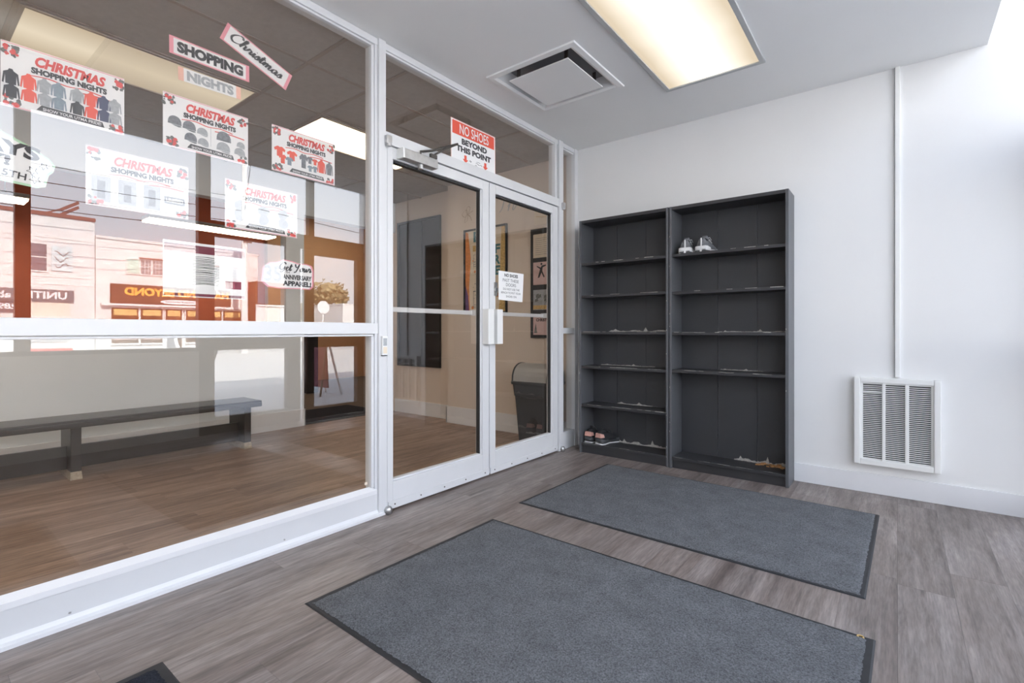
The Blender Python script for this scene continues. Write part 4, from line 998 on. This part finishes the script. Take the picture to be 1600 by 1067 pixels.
tee(r_, w * .03, h * .34, w * .17, h * .22, .0007); tee(r_, w * .22, h * .32, w * .16, h * .21, .0008); tee(r_, w * .10, h * .20, w * .12, h * .2, .00075); hoodie(r_, w * .70, h * .20, w * .14, h * .34, .0007); tee(r_, w * .62, h * .36, w * .09, h * .14, .0008)
tee(g_, w * .20, h * .20, w * .12, h * .18, .0009); tee(g_, w * .54, h * .18, w * .09, h * .14, .0007); tee(g_, w * .62, h * .19, w * .09, h * .14, .0007)
tee(k_, w * .41, h * .22, w * .14, h * .32, .0007); tee(k_, w * .53, h * .36, w * .10, h * .16, .0008); hoodie(k_, w * .84, h * .2, w * .13, h * .33, .0008)
for n_, q, m_ in (('red_shirts', r_, 'signred'), ('grey_shirts', g_, 'bluegrey'), ('black_shirts', k_, 'greyprint')): obj(n_, q, M[m_], t, local=True)
t = poster('Christmas Shopping Nights poster of three banners, lost in the bright sky reflection', .472, 1.535, banner=False)
q, q2 = MB(), MB()
for i in range(3):
    x = w * (.05 + i * .24); rect(q, x, h * .08, w * .17, h * .44, .0006); rect(q2, x + w * .05, h * .14, w * .07, h * .30, .0009)
rect(q2, w * .74, h * .24, w * .22, h * .14, .0008)
obj('banner_pictures', q, M['midgrey'], t, local=True); obj('banner_labels', q2, M['greyprint'], t, local=True)
text('brand_words', 'UNITED', t, w * .76, h * .27, w * .18, h * .08, M['paper'], z=.0012)
t = poster('Christmas Shopping Nights poster of face masks, beside the utility pole reflection', .957, 1.528)
q = MB()
for i, (x, y) in enumerate(((.10, .42), (.10, .22), (.42, .40), (.42, .20), (.70, .40), (.70, .20))): blob(q, w * (x + .09), h * (y + .07), .030, .0007 + i * 1e-5, 12, .25)
obj('mask_pictures', q, M['midgrey'], t, local=True)
t = print_root('shop_poster', 'large pale poster of folded grey shirts with a pink header, low on the glass', 'poster', .718, 1.205, 0, 'Christmas shopping posters on the glass')
obj('sheet', MB().box(0, .328, 0, .235, -.0004, 0), M['paper'], t, local=True)
q = MB(); rect(q, .004, .19, .32, .034, .0005); rect(q, .004, .004, .32, .012, .0005); rect(q, .24, .045, .07, .035, .0005)
obj('pink_bands', q, M['maroon'], t, local=True)
q = MB()
for i in range(18): pen(q, [(.11 + random.uniform(-.004, .004), .055 + i * .007), (.16, .058 + i * .007 + random.uniform(-.002, .002)), (.215, .055 + i * .007)], .004, .0006 + i * 1e-5)
obj('shirt_stack_picture', q, M['leafprint'], t, local=True)

def strip(label, word, y, z, w, h, tilt, tape, bordered=True, pad=.026):
    t = print_root('word_sign', label, 'sign', y, z, tilt)
    obj('backing', MB().box(0, w, 0, h, -.0012, -.0006), M[tape], t, local=True)
    e = .006 if bordered else 0
    obj('sheet', MB().box(pad * .6, w - pad * .6, e, h - e, -.0006, 0), M['paper'], t, local=True)
    return t
t = strip('white SHOPPING word strip with pink tape border', 'S', .741, 2.221, .322, .075, 0.4, 'pink')
text('word', 'SHOPPING', t, .028, .014, .266, .047, M['ink'], bold=.06)
t = strip('white NIGHTS word strip with salmon tape ends', 'N', .774, 2.121, .252, .056, 1.5, 'salmon', False, .034)
text('word', 'NIGHTS', t, .032, .007, .188, .042, M['midgrey'], bold=.06)
t = strip('white Christmas script strip hung at a slant', 'C', .935, 2.372, .325, .092, -21.5, 'pink')
q = MB(); script(q, 'Christmas', .034, .030, .250, .024, .0098)
obj('word', q, M['ink'], t, local=True)

def sticker(name, label, y, z, out, inner, tape, tilt):
    t = print_root(name, label, 'sign', y, z, tilt)
    obj('coloured_edge', MB().prism(out, -.0012, -.0007), M[tape], t, local=True)
    obj('sheet', MB().prism(inner, -.0007, 0), M['paper'], t, local=True)
    return t
out = [(-.27, .02), (-.02, -.01), (.0, -.005), (.09, .0), (.112, .012), (.115, .055), (.125, .07), (.128, .095), (.11, .115), (.04, .145), (-.02, .165), (-.27, .17)]
inn = [(-.262, .028), (-.02, .0), (.0, .004), (.085, .008), (.104, .018), (.107, .058), (.117, .073), (.12, .092), (.105, .108), (.036, .137), (-.02, .156), (-.262, .162)]
t = sticker('cut_out_sign', 'white cut out sign with green edge reading DAYS and 5TH, at the left edge', .250, 1.574, out, inn, 'green', -7)
text('word', '2 DAYS', t, -.20, .092, .285, .048, M['ink'], bold=.05)
text('word', 'ONLY!', t, -.19, .052, .205, .036, M['ink'], bold=.05)
text('word', 'DEC 4TH AND 5TH', t, -.235, .016, .295, .024, M['ink'], bold=.02)
q = MB()
for cx_, cy_, r in ((.072, .056, .016), (.082, .028, .016), (.098, .082, .013)):
    pts = [(cx_ + (r if k % 2 else r * .45) * math.sin(k * math.pi / 5), cy_ + (r if k % 2 else r * .45) * math.cos(k * math.pi / 5)) for k in range(11)]
    pen(q, pts, .0022, .0008, False)
obj('star_outlines', q, M['ink'], t, local=True)
n_ = 22
def cloud(k):
    return [(a * k + (1 - k) * .135, c_ * k + (1 - k) * .07) for a, c_ in ((.0, .03), (.03, .005), (.08, .0), (.14, .002), (.20, .004), (.25, .003), (.268, .02), (.27, .10), (.258, .128), (.23, .135), (.19, .132), (.15, .142), (.11, .146), (.075, .13), (.04, .125), (.008, .10))]
t = sticker('cut_out_sign', 'white cut out sign with pink edge reading Get Your 35th Anniversary Apparel', 1.117, 1.268, cloud(1), cloud(.93), 'pink', 0)
text('word', '35', t, .014, .03, .085, .082, M['midgrey'], bold=.03)
q = MB(); script(q, 'Get Your', .088, .092, .166, .019, .0075)
obj('script_words', q, M['ink'], t, local=True)
text('word', 'TH', t, .118, .078, .022, .010, M['ink'])
text('word', 'ANNIVERSARY', t, .105, .048, .152, .025, M['ink'], bold=.045)
text('word', 'APPAREL!', t, .105, .016, .150, .026, M['ink'], bold=.055)

# NO SHOES sign on the transom
t = print_root('no_shoes_sign', 'red and white NO SHOES BEYOND THIS POINT sign above the doors', 'sign', 2.372, 2.214, 0.6, x=-2.3760)
obj('sheet', MB().box(0, .467, 0, .292, -.0006, 0), M['paper'], t, local=True)
pk = MB(); rect(pk, 0, 0, .004, .292, .0002); rect(pk, .463, 0, .004, .292, .0002); rect(pk, 0, .288, .467, .004, .0002)
obj('pink_edging', pk, M['salmon'], t, local=True)
obj('red_band', MB().poly([(.014, .192), (.453, .192), (.453, .278), (.445, .283), (.022, .283), (.014, .278)], .0004), M['signred'], t, local=True)
text('warning_word', 'NO SHOES', t, .085, .204, .305, .068, M['paper'], z=.0012, bold=.01)
text('message', 'BEYOND', t, .105, .136, .265, .042, M['ink'], bold=.055)
text('message', 'THIS POINT', t, .050, .082, .365, .042, M['ink'], bold=.055)
for x in (.120, .330):
    obj('red_arrow', MB().poly([(x + .010, .068), (x + .010, .040), (x - .006, .040), (x + .022, .014), (x + .050, .040), (x + .034, .040), (x + .034, .068)], .0006), M['signred'], t, local=True)
q = MB()
pen(q, [(.185, .036), (.19, .046), (.196, .034), (.203, .044)], .004, .0006)
pen(q, [(.245, .036), (.262, .042), (.285, .034), (.30, .040), (.315, .034)], .004, .0006); pen(q, [(.25, .048), (.27, .054), (.295, .05)], .003, .0006); pen(q, [(.24, .024), (.262, .026)], .004, .0006)
obj('shoe_doodle', q, M['ink'], t, local=True)
t = print_root('door_notice', 'small white notice NO SHOES PAST THESE DOORS on the right door', 'notice', 2.880, 1.297, 0, x=-2.3790)
obj('sheet', MB().prism([(0, 0), (.300, -.006), (.318, .222), (0, .221)], -.0006, 0), M['paper'], t, local=True)
for s, x, y, ww, hh, bo in (('NO SHOES', .07, .180, .17, .026, .04), ('PAST THESE', .05, .142, .20, .024, .0), ('DOORS', .09, .108, .125, .024, .0), ('DO NOT USE THE', .055, .078, .205, .016, .0), ('BENCH TO PUT YOUR', .03, .050, .245, .016, .0), ('SHOES ON', .09, .022, .13, .016, .0)):
    text('message', s, t, x, y, ww, hh, M['ink'], bold=bo)

# ------------------------------------------------------------------ the street (what the glass mirrors)
struct('pavement', MB().box(XF + 0.12, 5.2, -40, 60, -0.3, -0.03), M['concrete'])
struct('road', MB().box(5.2, 23.4, -60, 90, -0.4, -0.15), M['asphalt'])
struct('pavement_far', MB().box(23.4, 26.0, -60, 90, -0.3, -0.02), M['concrete'])
struct('ground_far', MB().box(26.0, 160, -90, 200, -0.5, -0.05), M['concrete'])

XB = 26.0
office = thing('office_building', 'pale stone two storey office building across the street, mirrored at the left of the glass', 'building', (XB, 1, 0))
obj('wall', MB().box(XB, XB + 9, -8, 6.42, -0.05, 6.35), M['stone'], office)
obj('parapet', MB().box(XB - 0.06, XB + 9, -8, 6.44, 6.35, 6.52), M['coping'], office)
for i, z in enumerate((5.35, 3.55, 3.2)): obj('stone_course', MB().box(XB - 0.03, XB + .02, -8, 6.42, z, z + 0.05), M['stucco'], office)
for y in (-2.2, 0.4, 3.0):
    wf = obj('window', MB().box(XB - 0.06, XB + .05, y + .55, y + 1.75, 3.75, 5.1), M['stucco'], office)
    obj('window_pane', MB().box(XB - 0.08, XB - .05, y + .62, y + 1.68, 3.82, 4.40), M['darkpane'], wf); obj('window_pane', MB().box(XB - 0.08, XB - .05, y + .62, y + 1.68, 4.46, 5.02), M['darkpane'], wf)
pn = obj('picture_panel', MB().box(XB - 0.07, XB, 4.85, 5.59, 3.85, 5.02), M['mint2'], office)
q = MB()
for i in range(3): q.tube([(XB - 0.08, 5.45 - .5 * k / 5, 4.1 + i * .28 + .12 * math.sin(k * 1.3 + i)) for k in range(6)], .02, 5)
obj('panel_drawing', q, M['greyprint'], pn)
sg = obj('sign_board', MB().box(XB - 0.12, XB, -1.0, 5.62, 2.42, 2.95), M['signteal'], office)
def street_text(name, s, parent, y_right, z, w, h, m, x=XB - 0.13, bold=.03, depth=0.0):
    me = text_mesh(s, w, h, M[m], 0, 0, 0, bold, 0, depth); me.transform(Matrix.Translation((x, y_right, z)) @ FACE_NEGX)
    o = bpy.data.objects.new(name, me); COL.objects.link(o); o.parent = parent
    if parent.type == 'EMPTY': o.matrix_parent_inverse = parent.matrix_basis.inverted()
    return o
street_text('sign_letters', 'UNITED', sg, 5.38, 2.52, 1.75, .34, 'signwhite')
street_text('sign_letters', 'ab', sg, 3.52, 2.52, .42, .30, 'signwhite')
sg2 = obj('phone_sign', MB().box(XB - 0.10, XB, -1.0, 3.86, 1.90, 2.38), M['signslate'], office)
street_text('sign_letters', '289', sg2, 3.72, 2.02, .60, .26, 'signwhite', x=XB - .11)
obj('shop_recess', MB().box(XB - 0.04, XB, 3.9, 5.5, 1.72, 2.36), M['tan_wall'], office)
obj('shop_ledge', MB().box(XB - 0.10, XB, 3.9, 5.55, 1.62, 1.74), M['stucco'], office)
obj('shop_panel', MB().box(XB - 0.06, XB, 3.9, 5.5, 0.55, 1.2), M['midgrey'], office); obj('red_base', MB().box(XB - 0.08, XB, 3.9, 5.6, 0.0, .25), M['red'], office)
rf_ = obj('roof_frame', MB().hexa([(XB + .5, 5.3, 6.75), (XB + .6, 5.3, 6.75), (XB + .6, 5.95, 7.22), (XB + .5, 5.95, 7.22), (XB + .5, 5.25, 6.88), (XB + .6, 5.25, 6.88), (XB + .6, 5.9, 7.35), (XB + .5, 5.9, 7.35)])
          .hexa([(XB + .5, 5.3, 6.52), (XB + .6, 5.3, 6.52), (XB + .6, 5.95, 6.99), (XB + .5, 5.95, 6.99), (XB + .5, 5.25, 6.65), (XB + .6, 5.25, 6.65), (XB + .6, 5.9, 7.12), (XB + .5, 5.9, 7.12)]).tube([(XB + .55, 4.6, 6.5), (XB + .55, 5.4, 6.9)], .04, 5), M['coping'], office)

shop = thing('shop_building', 'white stucco two storey shop with brown and orange sign across the street', 'building', (XB, 10, 0))
obj('wall', MB().box(XB + .05, XB + 10, 6.46, 14.2, -0.05, 5.62), M['stucco'], shop)
obj('roof_coping', MB().box(XB - 0.02, XB + 10, 6.44, 14.25, 5.62, 5.74), M['stone'], shop)
obj('stone_pier', MB().box(XB - 0.03, XB + .05, 6.44, 7.0, 0, 3.4), M['stone'], shop)
for y0_, y1_, z0_, z1_, mint in ((7.65, 9.26, 3.95, 4.78, True), (11.3, 12.95, 3.95, 4.72, False)):
    wf = obj('window', MB().box(XB - 0.03, XB + .06, y0_, y1_, z0_, z1_), M['stucco'], shop)
    ya = y0_ + (.62 if mint else .1)
    if mint: obj('mint_panel', MB().box(XB - 0.05, XB - .02, y0_ + .04, ya - .06, z0_ + .05, z1_ - .05), M['mint'], wf)
    obj('window_pane', MB().box(XB - 0.05, XB - .02, ya, y1_ - .05, z0_ + .06, z1_ - .06), M['greyprint'], wf)
    q = MB()
    for k in range(1, 6): q.box(XB - .07, XB - .04, ya + (y1_ - .05 - ya) * k / 6 - (.05 if k == 3 else .015), ya + (y1_ - .05 - ya) * k / 6 + (.05 if k == 3 else .015), z0_ + .06, z1_ - .06)
    for k in range(1, 4): q.box(XB - .07, XB - .04, ya, y1_ - .05, z0_ + .06 + (z1_ - z0_ - .12) * k / 4 - .012, z0_ + .06 + (z1_ - z0_ - .12) * k / 4 + .012)
    obj('window_bars', q, M['stucco'], wf)
    obj('window_head', MB().box(XB - 0.10, XB, y0_ + (.55 if mint else 0), y1_ + .1, z1_, z1_ + .06), M['coping'], wf)
sg = obj('sign_board', MB().box(XB - 0.10, XB + .05, 7.01, 12.6, 2.47, 3.42), M['signbrown'], shop)
street_text('sign_letters', 'HAIR AND BEYOND', sg, 12.45, 2.86, 4.90, .42, 'signorange', x=XB - .14, bold=.05)
ov = obj('oval_sign', MB().prism([(10.05 + .95 * math.cos(k * math.pi / 12) * (abs(math.cos(k * math.pi / 12)) ** -.3 if abs(math.cos(k * math.pi / 12)) > .1 else 1), 2.60 + .12 * math.sin(k * math.pi / 12)) for k in range(24)], XB - .16, XB - .11, 'x'), M['signwhite'], shop)
q = MB()
for i in range(14): q.box(XB - .165, XB - .16, 9.3 + i * .11, 9.3 + i * .11 + random.uniform(.05, .09), 2.57, 2.64)
obj('small_print', q, M['greyprint'], ov)
obj('canopy_edge', MB().box(XB - 0.35, XB + .05, 6.6, 13.3, 2.32, 2.42), M['stucco'], shop)
obj('side_door', MB().box(XB - 0.02, XB + .06, 6.2 + .3, 6.95, 0, 2.3), M['midgrey'], shop)
for i, (y0_, y1_) in enumerate(((7.05, 8.15), (8.25, 9.2), (9.35, 10.1), (10.3, 11.0), (11.15, 12.1), (12.2, 13.2))):
    p_ = obj('shop_window', MB().box(XB - 0.06, XB + .06, y0_ - .05, y1_ + .05, 0.35 if i not in (2,) else 0.05, 2.3), M['stucco'], shop)
    obj('window_pane', MB().box(XB - 0.08, XB - .05, y0_, y1_, 0.45 if i != 2 else .1, 2.22), M['brownpane'], p_)
    obj('window_decal', MB().box(XB - 0.10, XB - .08, y0_ + .08, y1_ - .08, 1.85, 2.15), M['gold'], p_)
    if i in (0, 1): obj('window_poster', MB().box(XB - 0.10, XB - .08, y0_ + .1, y1_ - .1, .62, 1.1), M['pink_paper'], p_)

bb = thing('brick_building', 'low brown brick building beyond the shop, behind the utility pole', 'building', (24.6, 15, 0))
obj('wall', MB().box(24.6, 25.9, 13.4, 15.75, -0.05, 3.95), M['brick'], bb)
obj('white_base', MB().box(24.5, 24.6, 13.4, 15.8, 0, 2.5), M['stucco'], bb)
obj('white_ledge', MB().box(24.4, 24.62, 13.4, 15.85, 2.5, 2.6), M['stucco'], bb)
obj('dark_window', MB().box(24.52, 24.6, 13.5, 14.1, 2.65, 3.9), M['darkpane'], bb)
q = MB()
for k in range(8): q.box(24.585, 24.6, 14.12, 15.75, 2.72 + k * .15, 2.735 + k * .15)
obj('mortar_lines', q, M['coping'], bb)
ms = thing('maroon_sign', 'maroon hanging shop sign across the street beside the white shop', 'sign', (25.4, 12.8, 3.1))
obj('sign_panel', MB().box(25.3, 25.4, 12.5, 13.35, 3.45, 4.0), M['maroon'], ms)
obj('sign_bracket', MB().box(25.4, 25.96, 12.9, 12.96, 3.7, 3.76), M['bronze'], ms)

pl = thing('utility_pole', 'pale concrete utility pole standing at the kerb across the road', 'pole', (14.0 + 9.0, 12.0, 0))
px, py = 22.9, 12.05
obj('shaft', MB().tube([(px, py, -0.15), (px, py, 13.5)], [.17, .12], 12), M['pole'], pl)
obj('crossarm', MB().box(px - .06, px + .06, py - 1.0, py + 1.0, 12.6, 12.75), M['bark'], pl)
obj('transformer', MB().cyl((px - .1, py + .35, 7.0), .22, .8, 'z', 12), M['midgrey'], pl)
obj('pole_fittings', MB().box(px - .2, px + .2, py - .25, py + .22, 6.3, 6.4).box(px - .2, px - .1, py - .1, py + .3, 5.8, 6.2), M['bark'], pl)
q = MB()
def sag(y0_, z0_, y1_, z1_, x=px, s=.25):
    q.tube([(x, y0_ + (y1_ - y0_) * k / 10, z0_ + (z1_ - z0_) * k / 10 - s * 4 * (k / 10) * (1 - k / 10)) for k in range(11)], .018, 4)
for z in (6.4, 6.9, 7.5, 8.2): sag(py, z, py - 32, z + .2, s=.5)
for z in (6.4, 6.9, 7.8): sag(py, z, py + 34, z - .1, s=.5)
q.tube([(px, py, 7.4), (12, 7.5, 6.6)], .015, 4)
tag(obj('power_lines', q, M['cable']), 'thin black overhead power lines strung along the far side of the road', 'cables')

ss = thing('stop_sign', 'back of a stop sign on a white post across the road', 'road sign', (22.0, 16.1, 0))
obj('post', MB().tube([(22, 16.1, -0.1), (22, 16.1, 2.75)], .045, 8), M['pole'], ss)
obj('plate', MB().prism([(16.1 + .40 * math.cos(R(22.5 + 45 * k)), 2.45 + .40 * math.sin(R(22.5 + 45 * k))) for k in range(8)], 21.93, 21.95, 'x'), M['signwhite'], ss)

hs = thing('house', 'small house with brown shingle roof far down the street', 'building', (41, 29, 0))
obj('wall', MB().box(41, 50, 25.2, 31.5, 0, 2.3), M['stucco'], hs)
obj('roof', MB().hexa([(40.6, 24.8, 2.3), (50.4, 24.8, 2.3), (50.4, 31.9, 2.3), (40.6, 31.9, 2.3), (43.5, 26.5, 3.75), (47, 26.5, 3.75), (47, 30.5, 3.75), (43.5, 30.5, 3.75)]), M['roofing'], hs)
for y in (26.6, 29.2):
    f_ = obj('window', MB().box(40.95, 41.0, y, y + 1.0, .9, 1.9), M['trim'], hs); obj('pane', MB().box(40.92, 40.96, y + .08, y + .92, .98, 1.82), M['darkpane'], f_)
gb = thing('garage_block', 'white block building at the far right end of the mirrored street', 'building', (31, 24, 0))
obj('wall', MB().box(31, 36, 23.3, 25.4, 0, 3.2), M['stucco'], gb)
obj('roof_coping', MB().box(30.95, 36, 23.25, 25.45, 3.2, 3.3), M['stone'], gb)
def tree(x, y, h_, r, label):
    t = thing('tree', label, 'tree', (x, y, 0))
    obj('trunk', MB().tube([(x, y, -.1), (x + .1, y, h_ * .35), (x, y + .1, h_ * .7)], [.25, .18, .08], 8), M['bark'], t)
    cr = MB()
    for i in range(900):
        a, b_, k = random.uniform(0, 6.28), random.gauss(0, .5), random.uniform(.55, 1.0)
        c = Vector((x + r * k * math.cos(a) * math.cos(b_), y + r * k * math.sin(a) * math.cos(b_), h_ * .66 + r * .85 * k * math.sin(b_)))
        u = Vector((random.uniform(-1, 1), random.uniform(-1, 1), random.uniform(-1, 1))).normalized() * random.uniform(.15, .30)
        v_ = u.orthogonal().normalized() * u.length
        cr.bm.faces.new([cr.bm.verts.new(c + u), cr.bm.verts.new(c + v_), cr.bm.verts.new(c - u), cr.bm.verts.new(c - v_)])
    for i in range(10): cr.sphere((x + random.uniform(-.5, .5) * r, y + random.uniform(-.5, .5) * r, h_ * .66 + random.uniform(-.3, .3) * r), r * .42, 1, jitter=.2)
    obj('crown', cr, M['foliage'], t, kind='stuff')
tree(54, 36.2, 8.6, 2.6, 'autumn coloured round tree behind the brown roofed house')
tree(40, 33.5, 5.4, 1.3, 'narrow tree at the far right end of the mirrored street')
tree(38, 21.5, 4.2, 2.0, 'low bushy tree beyond the brick building')

ab = thing('sandwich_board', 'pink sandwich board sign standing on the pavement outside the door', 'sign', (3.0, 4.66, -0.03))
def lean(x0_, x1_, ya, yb, z0_, z1_, th):
    return MB().hexa([(x0_, ya, z0_), (x0_, ya + th, z0_), (x1_, ya + th, z0_), (x1_, ya, z0_), (x0_, yb, z1_), (x0_, yb + th, z1_), (x1_, yb + th, z1_), (x1_, yb, z1_)])
obj('board', lean(2.78, 3.22, 4.63, 4.585, .10, .92, .02), M['maroon'], ab)
for x in (2.76, 3.24):
    obj('leg', lean(x - .015, x + .015, 4.47, 4.60, -.03, .95, .02), M['bronze'], ab); obj('leg', lean(x - .015, x + .015, 4.86, 4.60, -.03, .95, .025), M['pole'], ab)
ea = thing('easel_sign', 'white A-frame easel sign on the far pavement before the shop', 'sign', (23.6, 8.9, 0))
obj('panel', MB().hexa([(23.7, 8.5, -.02), (23.75, 8.5, -.02), (23.75, 9.35, -.02), (23.7, 9.35, -.02), (24.0, 8.7, 1.05), (24.05, 8.7, 1.05), (24.05, 9.15, 1.05), (24.0, 9.15, 1.05)]), M['signwhite'], ea)
obj('dark_board', MB().hexa([(23.68, 8.7, .1), (23.70, 8.7, .1), (23.70, 9.15, .1), (23.68, 9.15, .1), (23.93, 8.8, .8), (23.95, 8.8, .8), (23.95, 9.05, .8), (23.93, 9.05, .8)]), M['greyprint'], ea)
obj('rear_leg', MB().tube([(24.05, 8.93, 1.0), (24.4, 8.93, -.02)], .03, 6), M['signwhite'], ea)
hp = thing('bicycle_rack', 'thin curved metal bicycle rack on the pavement outside', 'bicycle rack', (4.2, 3.4, -0.03))
obj('hoop', MB().tube([(4.2, 3.15, -.03), (4.2, 3.15, .45), (4.2, 3.25, .55), (4.2, 3.42, .60), (4.2, 3.46, .70), (4.2, 3.42, .95)], .018, 8), M['dark_steel'], hp, smooth=True)
obj('base_plate', MB().cyl((4.2, 3.15, -.03), .07, .012, 'z', 12), M['dark_steel'], hp)

# joined small prints and fittings: too small to pick apart singly
for o in list(COL.objects):
    if o.type == 'MESH' and o.parent is not None and o.name.split('.')[0] in STUFF_PARTS: o['kind'] = 'stuff'
